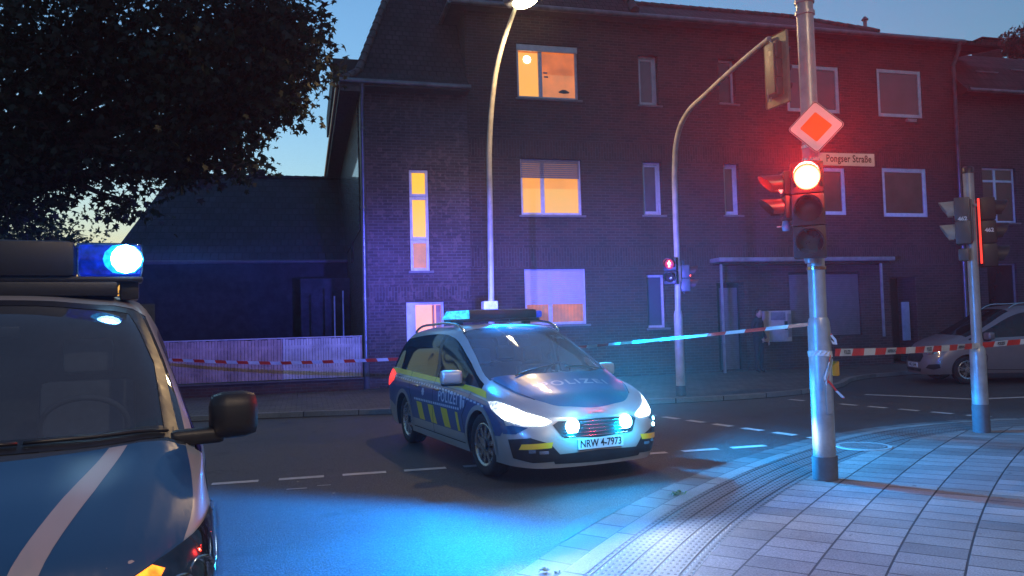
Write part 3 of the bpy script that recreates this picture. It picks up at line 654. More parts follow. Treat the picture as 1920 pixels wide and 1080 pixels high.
p = onY(480, 330, YL+4.8); MB().bbox(p.x-.28, p.x+.32, p.y, p.y+.6, p.z-.9, p.z+.28, .02).build('chimney', M['brick_low'], lh)
p0 = onY(563, 500, YL-.5); MB().bbox(p0.x, 1.41, YL-1.6, YL-.02, -.1, 3.2, .02).build('porch', mat('porch_render', (.026, .026, .032), .8, var=.3, nscale=2), lh)
# ---- fence
gw = thing('garden_wall', 'low dark brick wall under the wooden fence', 'wall'); b_ = MB(); b_.box(-9, 1.38, 19.72, 19.98, .0, .36); b_.build('brickwork', M['brick_low'], gw); MB().bbox(-9, 1.38, 19.68, 20.02, .362, .40, .01).build('coping', M['dark_sill'], gw)
fe = thing('picket_fence', 'weathered wooden board fence on the low brick wall', 'fence')
random.seed(5)
M['wood'] = mat('weathered_wood', (.36, .25, .24), .8, var=.35, nscale=3, bmp=.3)
M['wood_pale'] = mat('pale_wood', (.44, .42, .42), .8, var=.3, nscale=3, bmp=.3)  # paler wood copy: blue light on the corner panel put into the colour
for (xa, xb, mt, lb) in ((-8.8, -3.2, 'wood', None), (-3.19, -.52, 'wood', None), (-.51, 1.33, 'wood_pale', 'paler newer fence panel at the house corner')):
    f = MB(); x = xa
    while x < xb-.03:
        w_ = min(random.uniform(.055, .085), xb-x); dz = random.uniform(-.012, .012)
        f.bbox(x, x+w_-.008, 19.83+random.uniform(-.006, .006), 19.85, .42, 1.385+dz, .004); x += w_
    f.bbox(xa, xb, 19.852, 19.88, .60, .68, .005); f.bbox(xa, xb, 19.852, 19.88, 1.15, 1.23, .005)
    o = f.build('fence_panel', M[mt], fe, True, 40)
    if lb: o['label'] = lb
for x in (-8.85, -6, -3.2, -.52, 1.33): MB().bbox(x-.04, x+.04, 19.86, 19.94, .40, 1.41, .01).build('post', M['wood'], fe, True, 40)
f = MB(); f.bbox(-8.85, 1.37, 19.82, 19.86, 1.398, 1.425, .005); f.build('rail', M['wood_pale'], fe, True, 40)
for k, (px, py) in enumerate(((627, 555), (643, 545))):
    p = onY(px, py, 21.4+.5*k); o = MB().tube([(p.x, p.y, 0), (p.x, p.y, p.z)], .02, 8).build('garden_pole', M['galv'], None, True)
    tag(o, ('thinner shorter pale rod behind the fence, left of its twin', 'taller pale rod behind the fence, nearer the house wall')[k], 'pole', 'thin rods behind the fence')

# ================================================================ vehicles
def spline(P, n, sharp=()):
    """P list of Vectors -> n points per interval, C1 except at sharp indices"""
    k = len(P); out = []
    cuts = [0]+sorted(i for i in sharp if 0 < i < k-1)+[k-1]
    for a, b in zip(cuts[:-1], cuts[1:]):
        Q = P[a:b+1]; m = len(Q)
        h = [max((Q[i+1]-Q[i]).length, 1e-5) for i in range(m-1)]
        T = []
        for i in range(m):
            if m == 2: T.append((Q[1]-Q[0])/h[0])
            elif i == 0: T.append(None)
            elif i == m-1: T.append(None)
            else:
                d0, d1 = (Q[i]-Q[i-1])/h[i-1], (Q[i+1]-Q[i])/h[i]; T.append((d0*h[i]+d1*h[i-1])/(h[i-1]+h[i]))
        if m > 2:
            T[0] = (Q[1]-Q[0])/h[0]*1.5-T[1]*.5; T[-1] = (Q[-1]-Q[-2])/h[-1]*1.5-T[-2]*.5
        for i in range(m-1):
            for q in range(n):
                t = q/n; t2, t3 = t*t, t*t*t
                out.append(Q[i]*(2*t3-3*t2+1)+T[i]*h[i]*(t3-2*t2+t)+Q[i+1]*(3*t2-2*t3)+T[i+1]*h[i]*(t3-t2))
    out.append(P[-1].copy()); return out
def car_shell(name, root, ST_, zones, mats, paint, wheels, wr, nx=5, nr=4, sharp_rows=(1,), arch=.035, flare=None):
    """ST_: stations rear->front, each a list of (x,y,z) from bottom centre over the side to the top centre (one half).
    zones(i, j) -> part name for the cell between control stations i,i+1 and rows j,j+1"""
    G = [[Vector(p) for p in s_] for s_ in ST_]
    rows = [spline(s_, nr, sharp_rows) for s_ in G]
    cols = list(zip(*rows)); cols = [spline(list(c), nx) for c in cols]
    ni, nj = len(cols[0]), len(cols)
    bm = bmesh.new(); names = []
    def idx(nm):
        if nm not in names: names.append(nm)
        return names.index(nm)
    idx('body'); WELL = idx('wheel_well')
    vs = {}
    for sgn in (1, -1):
        for i in range(ni):
            for j in range(nj):
                p = cols[j][i].copy()
                p.y = max(p.y, 0)*sgn
                vs[(sgn, i, j)] = bm.verts.new(p)
        for i in range(ni-1):
            for j in range(nj-1):
                q = [vs[(sgn, i, j)], vs[(sgn, i, j+1)], vs[(sgn, i+1, j+1)], vs[(sgn, i+1, j)]]
                if sgn > 0: q.reverse()
                try: f = bm.faces.new(q)
                except ValueError: continue
                z = zones(i//nx, j//nr)
                if z == 'side_window': z = 'side_window_l' if sgn > 0 else 'side_window_r'
                f.material_index = idx(z); f.smooth = True
    bmesh.ops.remove_doubles(bm, verts=bm.verts, dist=.0012)
    bmesh.ops.dissolve_degenerate(bm, edges=bm.edges, dist=.0004)
    bmesh.ops.recalc_face_normals(bm, faces=bm.faces)
    me = bpy.data.meshes.new('shell'); bm.to_mesh(me); bm.free()
    for n in names: me.materials.append(bpy.data.materials.new('slot'))
    tmp = bpy.data.objects.new('shell', me); COL.objects.link(tmp)
    cut = []
    for (wx, wy) in wheels:
        c = MB(); y0 = wy-.26 if wy > 0 else wy-.5; y1 = wy+.5 if wy > 0 else wy+.26
        c.tube([(wx, y0, wr), (wx, y1, wr)], wr+arch, 40); co = c.build('cutter', [bpy.data.materials.new('slot')]*2); cut.append(co)
        md = tmp.modifiers.new('b', 'BOOLEAN'); md.operation = 'DIFFERENCE'; md.object = co; md.solver = 'EXACT'
    co_ = cut
    for co in cut:
        co.data.materials.clear()
        for n in names: co.data.materials.append(tmp.data.materials[names.index(n)])
        co.data.polygons.foreach_set('material_index', [WELL]*len(co.data.polygons))
    bpy.context.view_layer.update()
    dg = bpy.context.evaluated_depsgraph_get(); ev = tmp.evaluated_get(dg); m2 = bpy.data.meshes.new_from_object(ev)
    V = [v.co.copy() for v in m2.vertices]; VN_ = [v.normal.copy() for v in m2.vertices]; F = [(tuple(p.vertices), p.material_index) for p in m2.polygons]; FN = [p.normal.copy() for p in m2.polygons]
    slot = [m_.name if m_ else '' for m_ in m2.materials]; want = [m_.name for m_ in me.materials]
    remap = {k: (want.index(s_) if s_ in want else 0) for k, s_ in enumerate(slot)}
    bvh = BVHTree.FromPolygons([v[:] for v in V], [f for f, _ in F])
    parts = {}
    jobs = []
    for k, n in enumerate(names):
        fs = [f for f, mi in F if remap.get(mi, 0) == k]
        if n in ('wheel_well', 'door_pillar'):
            cl = {}
            for f in fs:
                c_ = sum((V[i] for i in f), Vector())/len(f); cl.setdefault((c_.y > 0, c_.x > -1.25 if n == 'wheel_well' else 0), []).append(f)
            jobs += [(n+str(q_), n, x_) for q_, x_ in enumerate(cl.values())]
        else: jobs.append((n, n, fs))
    for n, n0, fs in jobs:
        if not fs: continue
        used = sorted({i for f in fs for i in f}); mp = {q: e for e, q in enumerate(used)}
        mb_ = MB(); mb_.add([V[q] for q in used], [tuple(mp[q] for q in f) for f in fs])
        nm = {'side_window_l': 'side_window', 'side_window_r': 'side_window'}.get(n0, n0)
        parts[n] = mb_.build(nm, mats.get(n0, paint), root, True, 42)
    # inner liner, so that one does not see paint through the glass
    lin = MB(); n_l = []
    nrm = {}
    for (f, mi), n in zip(F, FN):
        if names[remap.get(mi, 0)] in ('windscreen', 'side_window_l', 'side_window_r', 'rear_window', 'wheel_well'): continue
        P_ = [V[i] for i in f]
        if n.length < .5: continue
        q = [V[i]-VN_[i]*.03 for i in f]; lin.add(q, [tuple(reversed(range(len(q))))])
    lin.build('lining', M['dark'], root)
    for o in [tmp]+cut: bpy.data.objects.remove(o)
    return bvh, parts
def project(bvh, pts, d, off=.004, maxe=.05, back=2.0, faces=None):
    """drape a flat outline (3D points, any plane) onto the body along direction d"""
    d = Vector(d).normalized(); pts = [Vector(p) for p in pts]
    bm = bmesh.new(); vv = [bm.verts.new(p) for p in pts]
    if faces is None: faces = tessellate_polygon([pts])
    for t in faces:
        try: bm.faces.new([vv[i] for i in t])
        except ValueError: pass
    for _ in range(7):
        L_ = [e for e in bm.edges if e.calc_length() > maxe]
        if not L_: break
        bmesh.ops.subdivide_edges(bm, edges=L_, cuts=1); bmesh.ops.triangulate(bm, faces=bm.faces)
    bad = []
    for v in bm.verts:
        h = bvh.ray_cast(v.co-d*back, d, back*2)
        if h[0] is None: bad.append(v)
        else:
            n = h[1] if h[1].dot(d) < 0 else -h[1]
            v.co = h[0]+n*off
    if bad: bmesh.ops.delete(bm, geom=bad, context='VERTS')
    bmesh.ops.recalc_face_normals(bm, faces=bm.faces); bm.verts.index_update()
    if bm.faces:
        c = sum((f.normal.dot(d) for f in bm.faces))
        if c > 0: bmesh.ops.reverse_faces(bm, faces=bm.faces)
    r_ = ([v.co[:] for v in bm.verts], [tuple(v.index for v in f.verts) for f in bm.faces]); bm.free(); return r_
def text_mesh(txt, size, bold=0.0, spacing=1.0):
    cu = bpy.data.curves.new('t', 'FONT'); cu.body = txt; cu.size = size; cu.align_x = 'CENTER'; cu.align_y = 'CENTER'
    cu.offset = bold; cu.space_character = spacing; cu.resolution_u = 3
    o = bpy.data.objects.new('t', cu); COL.objects.link(o); bpy.context.view_layer.update()
    m_ = bpy.data.meshes.new_from_object(o.evaluated_get(bpy.context.evaluated_depsgraph_get()))
    r_ = ([v.co.copy() for v in m_.vertices], [tuple(p.vertices) for p in m_.polygons]); bpy.data.objects.remove(o); return r_
def text_on(mb, txt, size, org, u, v, m=0, bold=0.0, spacing=1.0, sx=1.0):
    vs, fs = text_mesh(txt, size, bold, spacing); org, u, v = Vector(org), Vector(u), Vector(v)
    return mb.add([org+u*p.x*sx+v*p.y for p in vs], fs, m)
def decal_text(bvh, txt, size, org, u, v, d, off=.006, bold=0.0, spacing=1.0, sx=1.0):
    vs, fs = text_mesh(txt, size, bold, spacing); org, u, v = Vector(org), Vector(u), Vector(v)
    tri = [(f[0], f[i], f[i+1]) for f in fs for i in range(1, len(f)-1)]
    return project(bvh, [org+u*p.x*sx+v*p.y for p in vs], d, off, .06, 2.0, tri)
def add_decal(bvh, name, pts, d, mt, parent, off=.004, maxe=.05, label=None, smooth=True):
    mb_ = MB(); L_ = pts if isinstance(pts[0][0], (list, tuple, Vector)) else [pts]
    for p in L_:
        v, f = project(bvh, p, d, off, maxe); mb_.add(v, f)
    o = mb_.build(name, mt, parent, smooth)
    if label: o['label'] = label
    return o
def wheel(root, x, y, r, w, spokes, rim_r, steer=0.0, name='wheel', mt=None, twin=False):
    sg = 1 if y > 0 else -1
    T = Matrix.Translation((x, y, r)) @ Matrix.Rotation(steer, 4, 'Z')
    c = MB().lathe([(.03, -.02*sg), (.07, .012*sg), (.07, .02*sg), (0, .024*sg)], 'y', 20, M=T@Matrix.Translation((0, sg*(w/2-.02), 0))).build('wheel', mt or M['rim'], root, True, 40)
    h = w/2; tr = r-rim_r
    pr = [(rim_r-.004, -h*.82), (rim_r+.02, -h*.95), (rim_r+tr*.55, -h), (r-.025, -h*.93), (r-.004, -h*.75), (r, -h*.4), (r-.006, -h*.36), (r-.006, -h*.30), (r, -h*.26), (r, h*.26), (r-.006, h*.30), (r-.006, h*.36), (r, h*.4), (r-.004, h*.75), (r-.025, h*.93), (rim_r+tr*.55, h), (rim_r+.02, h*.95), (rim_r-.004, h*.82)]
    MB().lathe(pr, 'y', 44, M=T).build('tyre', M['rubber'], c, True, 50)
    f = MB(); yo = sg*h*.80
    f.lathe([(rim_r-.002, -sg*h*.8), (rim_r-.03, -sg*h*.6), (rim_r-.035, yo*.6), (rim_r-.022, yo*.95), (rim_r+.004, yo*1.06), (rim_r-.006, yo*1.10), (rim_r-.03, yo*.98)], 'y', 44, M=T)
    for k in range(spokes):
        for q in ((-1, 1) if twin else (0,)):
            a = 2*math.pi*k/spokes+.2; da = q*.13
            p0 = Vector((math.cos(a+da*.7)*.045, yo*.92, math.sin(a+da*.7)*.045)); p1 = Vector((math.cos(a+da*1.35)*(rim_r-.02), yo*.93, math.sin(a+da*1.35)*(rim_r-.02)))
            t = (p1-p0).normalized(); s_ = Vector((-t.z, 0, t.x)); wd0, wd1 = (.017, .013) if twin else (.03, .022)
            vs = [p0-s_*wd0, p0+s_*wd0, p1+s_*wd1, p1-s_*wd1]; dp_ = Vector((0, -sg*.03, 0)); vs = vs+[v+dp_ for v in vs]
            f.add([T@v for v in vs], [(0, 1, 2, 3), (0, 4, 5, 1), (1, 5, 6, 2), (2, 6, 7, 3), (3, 7, 4, 0)])
    f.build('rim', mt or M['rim'], c, True, 35)
    MB().lathe([(0, 0), (rim_r*.62, 0), (rim_r*.62, -sg*.02), (0, -sg*.02)], 'y', 28, M=T@Matrix.Translation((0, sg*h*.35, 0))).build('brake_disc', mat('brake_disc', (.12, .12, .12), .4, .7), c)
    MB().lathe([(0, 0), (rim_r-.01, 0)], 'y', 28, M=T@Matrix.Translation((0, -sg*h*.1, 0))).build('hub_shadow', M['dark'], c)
    return c
def arc(cx, cz, r, a0, a1, y, n=18): return [(cx+r*math.cos(R(a0+(a1-a0)*i/n)), y, cz+r*math.sin(R(a0+(a1-a0)*i/n))) for i in range(n+1)]
def seat(root, x, y, z=.55, mt=None):
    s_ = MB(); T = Matrix.Translation((x, y, z)) @ Matrix.Rotation(R(-12), 4, 'Y')
    s_.bbox(-.08, .06, -.24, .24, 0, .62, .05, M=T); s_.bbox(-.05, .04, -.13, .13, .66, .86, .04, M=T); s_.bbox(-.05, .5, -.25, .25, -.12, .02, .05, M=T)
    s_.build('seat', mt or M['seat'], root, True, 40)

# ---------------------------------------------------------------- the patrol car
def half(bottom_x, rows): return [(bottom_x, 0, rows[0][2]+.0)] + rows
SM = [
 [(-3.84, 0, .32)]+[(-3.84, 0, z) for z in (.32, .48, .72, .95, 1.06)]+[(-3.62, 0, 1.44), (-3.56, 0, 1.55), (-3.56, 0, 1.556), (-3.56, 0, 1.56)],
 [(-3.82, 0, .32), (-3.82, .62, .32), (-3.86, .66, .48), (-3.85, .68, .72), (-3.82, .68, .95), (-3.80, .64, 1.06), (-3.58, .50, 1.45), (-3.52, .44, 1.545), (-3.54, .24, 1.555), (-3.55, 0, 1.56)],
 [(-3.66, 0, .27), (-3.66, .86, .27), (-3.70, .90, .45), (-3.70, .915, .70), (-3.67, .90, .95), (-3.62, .855, 1.07), (-3.38, .69, 1.47), (-3.33, .60, 1.555), (-3.33, .32, 1.585), (-3.33, 0, 1.592)],
 [(-3.25, 0, .24), (-3.25, .925, .24), (-3.25, .95, .42), (-3.25, .958, .68), (-3.22, .935, .94), (-3.20, .885, 1.05), (-3.02, .72, 1.50), (-2.98, .63, 1.585), (-2.98, .33, 1.62), (-2.98, 0, 1.628)],
 [(-2.2, 0, .22), (-2.2, .93, .22), (-2.2, .955, .42), (-2.2, .965, .68), (-2.2, .94, .92), (-2.2, .895, 1.02), (-2.2, .73, 1.545), (-2.2, .64, 1.625), (-2.2, .33, 1.66), (-2.2, 0, 1.668)],
 [(-1.62, 0, .22), (-1.62, .93, .22), (-1.62, .955, .42), (-1.62, .965, .68), (-1.62, .94, .91), (-1.62, .895, 1.005), (-1.62, .74, 1.55), (-1.62, .645, 1.63), (-1.62, .335, 1.665), (-1.62, 0, 1.673)],
 [(-1.52, 0, .22), (-1.52, .93, .22), (-1.52, .955, .42), (-1.52, .965, .68), (-1.52, .94, .91), (-1.52, .895, 1.003), (-1.52, .742, 1.545), (-1.52, .647, 1.627), (-1.52, .335, 1.662), (-1.52, 0, 1.67)],
 [(-1.05, 0, .22), (-1.05, .93, .22), (-1.05, .953, .42), (-1.05, .962, .68), (-1.06, .937, .90), (-1.08, .895, .99), (-1.20, .745, 1.49), (-1.17, .665, 1.565), (-1.06, .35, 1.625), (-1.02, 0, 1.637)],
 [(-.55, 0, .22), (-.55, .925, .22), (-.55, .95, .42), (-.55, .957, .68), (-.56, .935, .89), (-.57, .895, .975), (-.66, .795, 1.27), (-.62, .735, 1.325), (-.47, .39, 1.385), (-.42, 0, 1.40)],
 [(-.04, 0, .22), (-.04, .915, .22), (-.04, .94, .42), (-.04, .95, .66), (-.04, .93, .86), (-.04, .890, .95), (-.06, .850, 1.00), (-.03, .795, 1.035), (.16, .43, 1.08), (.23, 0, 1.092)],
 [(.40, 0, .21), (.40, .90, .21), (.40, .93, .40), (.40, .94, .62), (.40, .915, .79), (.40, .86, .87), (.40, .79, .905), (.42, .70, .925), (.50, .38, .975), (.54, 0, .985)],
 [(.66, 0, .20), (.66, .83, .20), (.67, .87, .37), (.66, .885, .56), (.62, .855, .70), (.63, .79, .77), (.66, .71, .80), (.70, .61, .82), (.79, .34, .865), (.82, 0, .875)],
 [(.83, 0, .19), (.83, .68, .19), (.86, .71, .35), (.84, .72, .50), (.80, .70, .62), (.80, .64, .69), (.82, .56, .72), (.845, .46, .74), (.885, .26, .77), (.90, 0, .78)],
 [(.93, 0, .19), (.93, .34, .19), (.965, .36, .34), (.955, .36, .48), (.935, .35, .59), (.925, .32, .655), (.925, .28, .685), (.925, .23, .70), (.93, .13, .715), (.935, 0, .72)],
 [(.95, 0, .19)]+[(x, 0, z) for x, z in ((.95, .19), (.985, .34), (.975, .48), (.955, .59), (.945, .655), (.942, .685), (.94, .70), (.94, .715), (.94, .722))],
]
def sm_zone(i, j):
    if j == 5 and 2 <= i <= 8 and i != 5: return 'side_window'
    if j == 5 and i == 5: return 'door_pillar'
    if j >= 7 and 7 <= i <= 8: return 'windscreen'
    if j in (5,) and i <= 1: return 'rear_window'
    return 'body'
def police_car():
    pos = rz(.44, 8.80); th = -1.15; hv = R0*math.cos(th)+F0*math.sin(th)
    t = thing('police_car', 'police estate car with flashing blue lights and glaring headlamps turning on the road', 'police car', pos, math.atan2(hv.y, hv.x)); t.scale = (.985, .955, .965)
    mats = {'body': M['silver'], 'windscreen': M['glass_car'], 'side_window_l': M['glass_dark'], 'side_window_r': M['glass_dark'], 'rear_window': M['glass_dark'], 'door_pillar': M['black'], 'wheel_well': M['dark']}
    wr = .345; WY = .80
    bvh, parts = car_shell('police_car', t, SM, sm_zone, mats, M['silver'], [(0, .93), (0, -.93), (-2.85, .93), (-2.85, -.93)], wr)
    for (x, y, st) in ((0, WY, .06), (0, -WY, .06), (-2.85, WY, 0), (-2.85, -WY, 0)): wheel(t, x, y, wr, .235, 10, .235, st)
    for sg in (1, -1):
        D = (0, -sg, 0); Y = 1.2*sg; ra = wr+.055
        # blue side panel above the silver sill
        def zl(x): return .49
        pan = [(-3.74, Y, .62), (-3.70, Y, .96), (-3.3, Y, .962), (-2.2, Y, .94), (-1.05, Y, .915), (-.3, Y, .885), (.20, Y, .835), (.48, Y, .78)]
        pan += [(.62, Y, .60), (.52, Y, .50)] + [p for p in arc(0, wr, ra+.035, 20, 158, Y)] + [(-.44, Y, .42), (-2.38, Y, .42)] + [p for p in arc(-2.85, wr, ra+.035, 12, 160, Y)]
        pan += [(-3.42, Y, .55)]
        add_decal(bvh, 'blue_side_panel', pan, D, M['blue_foil'], t, .0035, .06)
        add_decal(bvh, 'yellow_stripe', [(-3.64, Y, .985), (-3.3, Y, .985), (-2.2, Y, .962), (-1.05, Y, .938), (-.3, Y, .91), (.16, Y, .862), (.10, Y, .925), (-.04, Y, .95), (-1.05, Y, .992), (-2.2, Y, 1.022), (-3.2, Y, 1.05), (-3.56, Y, 1.05)], D, M['yellow_foil'], t, .0045, .05)
        blk = []
        for x in (-2.20, -1.72, -1.22): blk.append([(x, Y, .655), (x+.22, Y, .652), (x+.34, Y, .43), (x+.12, Y, .43)])
        blk.append([(-.72, Y, .645), (-.64, Y, .642), (-.56, Y, .43), (-.64, Y, .43)])
        add_decal(bvh, 'yellow_block', blk, D, M['yellow_foil'], t, .0065, .08)
        dsh = [[(-2.30+k*.072, Y, .672), (-2.30+k*.072+.05, Y, .672), (-2.30+k*.072+.05, Y, .70), (-2.30+k*.072, Y, .70)] for k in range(24)]
        dsh += [[(-3.30+k*.105, Y, .925-.0105*k*.30-(.0025*max(0, k-22)**1.35)), (-3.30+k*.105+.07, Y, .925-.0105*k*.30-(.0025*max(0, k-22)**1.35)), (-3.30+k*.105+.07, Y, .948-.0105*k*.30-(.0025*max(0, k-22)**1.35)), (-3.30+k*.105, Y, .948-.0105*k*.30-(.0025*max(0, k-22)**1.35))] for k in range(33)]
        add_decal(bvh, 'reflective_dashes', dsh, D, M['white_foil'], t, .0065, .1)
        # lettering POLIZEI on the front door
        v, f = decal_text(bvh, 'POLIZEI', .185, (-.98, Y, .785), (1, 0, 0) if sg < 0 else (-1, 0, 0), (0, 0, 1), D, .0068, .003, 1.12, .95)
        MB().add(v, f).build('lettering', M['white_foil'], t)
        # star badge on the rear door, coat of arms on the wing
        st_ = [(-1.93+math.cos(a)*r_, Y, .80+math.sin(a)*r_) for k in range(16) for a, r_ in ((math.pi*k/8, .062 if k % 2 == 0 else .042),)]
        add_decal(bvh, 'star_badge', st_, D, M['white_foil'], t, .0068, .1)
        add_decal(bvh, 'shield_badge', [[(-.56, Y, .83), (-.50, Y, .83), (-.50, Y, .72), (-.535, Y, .68), (-.56, Y, .71)], [(-.48, Y, .80), (-.42, Y, .80), (-.43, Y, .73), (-.47, Y, .70)]], D, M['white_foil'], t, .0068, .1)
        # door gaps
        gp = []
        def seam(path, w=.005):
            for a, b in zip(path[:-1], path[1:]):
                a, b = Vector(a), Vector(b); n = Vector((-(b-a).z, 0, (b-a).x)).normalized()*w; gp.append([a-n, b-n, b+n, a+n])
        seam([(-.42, Y, .36), (-.50, Y, .62), (-.30, Y, .84), (-.26, Y, .905)]); seam([(-1.53, Y, .30), (-1.53, Y, .62), (-1.53, Y, 1.0)]); seam([(-1.53, Y, .31), (-.44, Y, .31)]); seam([(-1.53, Y, .31), (-2.36, Y, .31)])
        seam([(-2.40, Y, .62), (-2.52, Y, .78), (-2.56, Y, 1.03)])
        add_decal(bvh, 'door_seam', gp, D, M['dark'], t, .0072, .08)
        # arch lips and sill
        for wx in (0, -2.85):
            lip = MB()
            for k in range(24):
                for rr, q in ((ra-.012, 0),):
                    a0, a1 = R(-8+196*k/24), R(-8+196*(k+1)/24); pp = []
                    for a in (a0, a1):
                        for r_ in (wr+.036, wr+.078):
                            h = bvh.ray_cast(Vector((wx+r_*math.cos(a), Y*1.5, wr+r_*math.sin(a))), Vector(D), 2)
                            pp.append((h[0]+Vector((0, sg*.011, 0))) if h[0] is not None else None)
                    if all(p is not None and abs(p.y) > .6 for p in pp): lip.quad(pp[0], pp[1], pp[3], pp[2])
            lip.build('arch_trim', M['silver'], t, True)
        # handles
        for hx in (-1.36, -2.20):
            h = bvh.ray_cast(Vector((hx, Y, .865)), Vector(D), 2)[0]
            if h: MB().bbox(hx-.10, hx+.10, h.y-.002, h.y+sg*.035 if sg > 0 else h.y+.002, .845, .878, .012) if False else MB().bbox(hx-.11, hx+.11, min(h.y, h.y+sg*.035), max(h.y, h.y+sg*.035), .848, .880, .013).build('door_handle', M['chrome'], t, True, 50)
        # mirror
        mm = MB(); T = Matrix.Translation((-.62, sg*1.04, 1.055)) @ Matrix.Rotation(R(sg*12), 4, 'Z')
        mm.bbox(-.07, .09, -.13, .13, -.075, .085, .045, M=T); o = mm.build('side_mirror', M['silver'], t, True, 60)
        ml = MB(); ml.bbox(-.06, .05, -.12, .12, -.10, -.055, .02, M=T); ml.bbox(-.05, .05, -.22*1, .0, -.10, -.05, .02, M=T) if sg > 0 else ml.bbox(-.05, .05, 0, .22, -.10, -.05, .02, M=T)
        ml.build('mirror_foot', M['black'], o, True, 60); MB().quad(*[T@Vector(p) for p in ((-.072, -.10, -.05), (-.072, .10, -.05), (-.072, .10, .06), (-.072, -.10, .06))]).build('mirror_glass', M['chrome'], o)
        # roof rail
        rl = [Vector((x, sg*y, z)) for x, y, z in ((-3.30, .60, 1.575), (-3.1, .625, 1.625), (-2.2, .665, 1.685), (-1.6, .67, 1.69), (-1.25, .665, 1.64), (-1.10, .665, 1.57))]
        MB().tube(spline(rl, 4), .017, 8).build('roof_rail', M['chrome'], t, True, 60)
        # headlamp
        dd = Vector((-1, -sg*.75, -.05)); hp = [(.20, .91, .835), (.36, .87, .845), (.55, .80, .80), (.70, .69, .735), (.82, .56, .69), (.87, .50, .655), (.83, .56, .62), (.70, .74, .625), (.52, .87, .675), (.34, .93, .755)]
        add_decal(bvh, 'headlight', [(x, sg*y, z) for x, y, z in hp], dd, M['head_white'], t, .007, .04)
        # fog lamp recess, its lamps
        fp = [(.62, .87, .48), (.80, .70, .50), (.90, .53, .44), (.93, .44, .33), (.90, .50, .26), (.80, .68, .25), (.66, .84, .29)]
        add_decal(bvh, 'fog_lamp_recess', [(x, sg*y, z) for x, y, z in fp], dd, M['black'], t, .006, .05)
        add_decal(bvh, 'fog_lamp', [[(.84, sg*.62, .37), (.88, sg*.54, .37), (.88, sg*.54, .34), (.84, sg*.62, .34)], [(.78, sg*.71, .385), (.82, sg*.65, .385), (.82, sg*.65, .35), (.78, sg*.71, .35)]], dd, M['chrome'], t, .010, .05)
        add_decal(bvh, 'wing_trim', [(.50, sg*.90, .60), (.66, sg*.84, .62), (.78, sg*.72, .60), (.70, sg*.82, .535), (.56, sg*.90, .53)], dd, M['blue_foil'], t, .006, .05)
        tp = [(-3.52, Y, 1.02), (-3.40, Y, .97), (-3.42, Y, .88), (-3.60, Y, .80), (-3.72, Y, .78), (-3.75, Y, .95), (-3.68, Y, 1.04)]
        add_decal(bvh, 'tail_light', tp, (.35, -sg, 0), M['red_tail'], t, .008, .04)
    # front
    FX = 2.0; D = (-1, 0, 0)
    add_decal(bvh, 'grille', [(FX, -.50, .62), (FX, -.44, .655), (FX, 0, .665), (FX, .44, .655), (FX, .50, .62), (FX, .42, .50), (FX, 0, .475), (FX, -.42, .50)], D, M['black'], t, .006, .05)
    gb = MB()
    for z in (.50, .535, .57, .605, .64):
        pts_ = []
        for k in range(17):
            y = -.40+.8*k/16; h = bvh.ray_cast(Vector((FX, y, z)), Vector(D), 3)[0]; pts_.append(h+Vector((.012, 0, 0)))
        gb.tube(pts_, .006, 6)
    gb.build('grille_bar', M['chrome'], t, True)
    add_decal(bvh, 'lower_intake', [(FX, -.55, .33), (FX, 0, .35), (FX, .55, .33), (FX, .50, .235), (FX, 0, .225), (FX, -.50, .235)], D, M['black'], t, .006, .05)
    for q_ in (1, -1): add_decal(bvh, 'bumper_stripe', [(FX, q_*-.80, .44), (FX, q_*-.52, .455), (FX, q_*-.54, .40), (FX, q_*-.82, .385)], D, M['yellow_foil'], t, .013, .04)
    h = bvh.ray_cast(Vector((FX, 0, .41)), Vector(D), 3)[0].x
    pl = MB(); pl.bbox(h+.004, h+.02, -.27, .27, .365, .475, .004); po = pl.build('number_plate', M['plate'], t)
    pt_ = MB(); text_on(pt_, 'NRW 4-7973', .105, (h+.0215, 0, .42), (0, 1, 0), (0, 0, 1), 0, .0025, 1.0, .86); pt_.build('plate_lettering', M['lettering'], po)
    # bonnet panel and lettering
    bp = [(-.05, -.775), (.2, -.75), (.45, -.69), (.66, -.575), (.80, -.44), (.88, -.22), (.905, 0), (.88, .22), (.80, .44), (.66, .575), (.45, .69), (.2, .75), (-.05, .775), (.14, .40), (.20, 0), (.14, -.40)]
    sp_ = spline([Vector((x, y, 0)) for x, y in bp]+[Vector((bp[0][0], bp[0][1], 0))], 4, (10,)); bp = [(p_.x, p_.y) for p_ in sp_[:-1]]
    add_decal(bvh, 'bonnet_panel', [(x, y, 2) for x, y in bp], (0, 0, -1), M['blue_foil'], t, .0035, .06)
    v, f = decal_text(bvh, 'POLIZEI', .17, (.47, 0, 2), (0, 1, 0), (-1, 0, 0), (0, 0, -1), .0065, .003, 1.25, 1.15); MB().add(v, f).build('lettering', M['stripe_foil'], t)
    sm_ = []
    for sg in (1, -1): sm_.append([(.02, sg*.775, 2), (.4, sg*.70, 2), (.66, sg*.585, 2), (.66, sg*.575, 2), (.4, sg*.69, 2), (.02, sg*.765, 2)])
    add_decal(bvh, 'bonnet_seam', sm_, (0, 0, -1), M['dark'], t, .006, .06)
    for sg, y0 in ((1, .1), (1, -.55)):
        w_ = []
        for k in range(9):
            q = k/8; h = bvh.ray_cast(Vector((.12-.12*q*.6+(-.02 if y0 > 0 else 0), y0+.55*q, 2.5)), Vector((0, 0, -1)), 3)[0]; w_.append(h+Vector((0, 0, .018)))
        MB().tube(w_, .009, 6).build('wiper', M['black'], t, True)
    # blue lamps in the grille
    for y in (-.33, -.60, .42):
        h = bvh.ray_cast(Vector((FX, y, .575)), Vector(D), 3)[0]
    # light bar
    lb = thing_part = MB(); X0, X1 = -1.90, -1.60
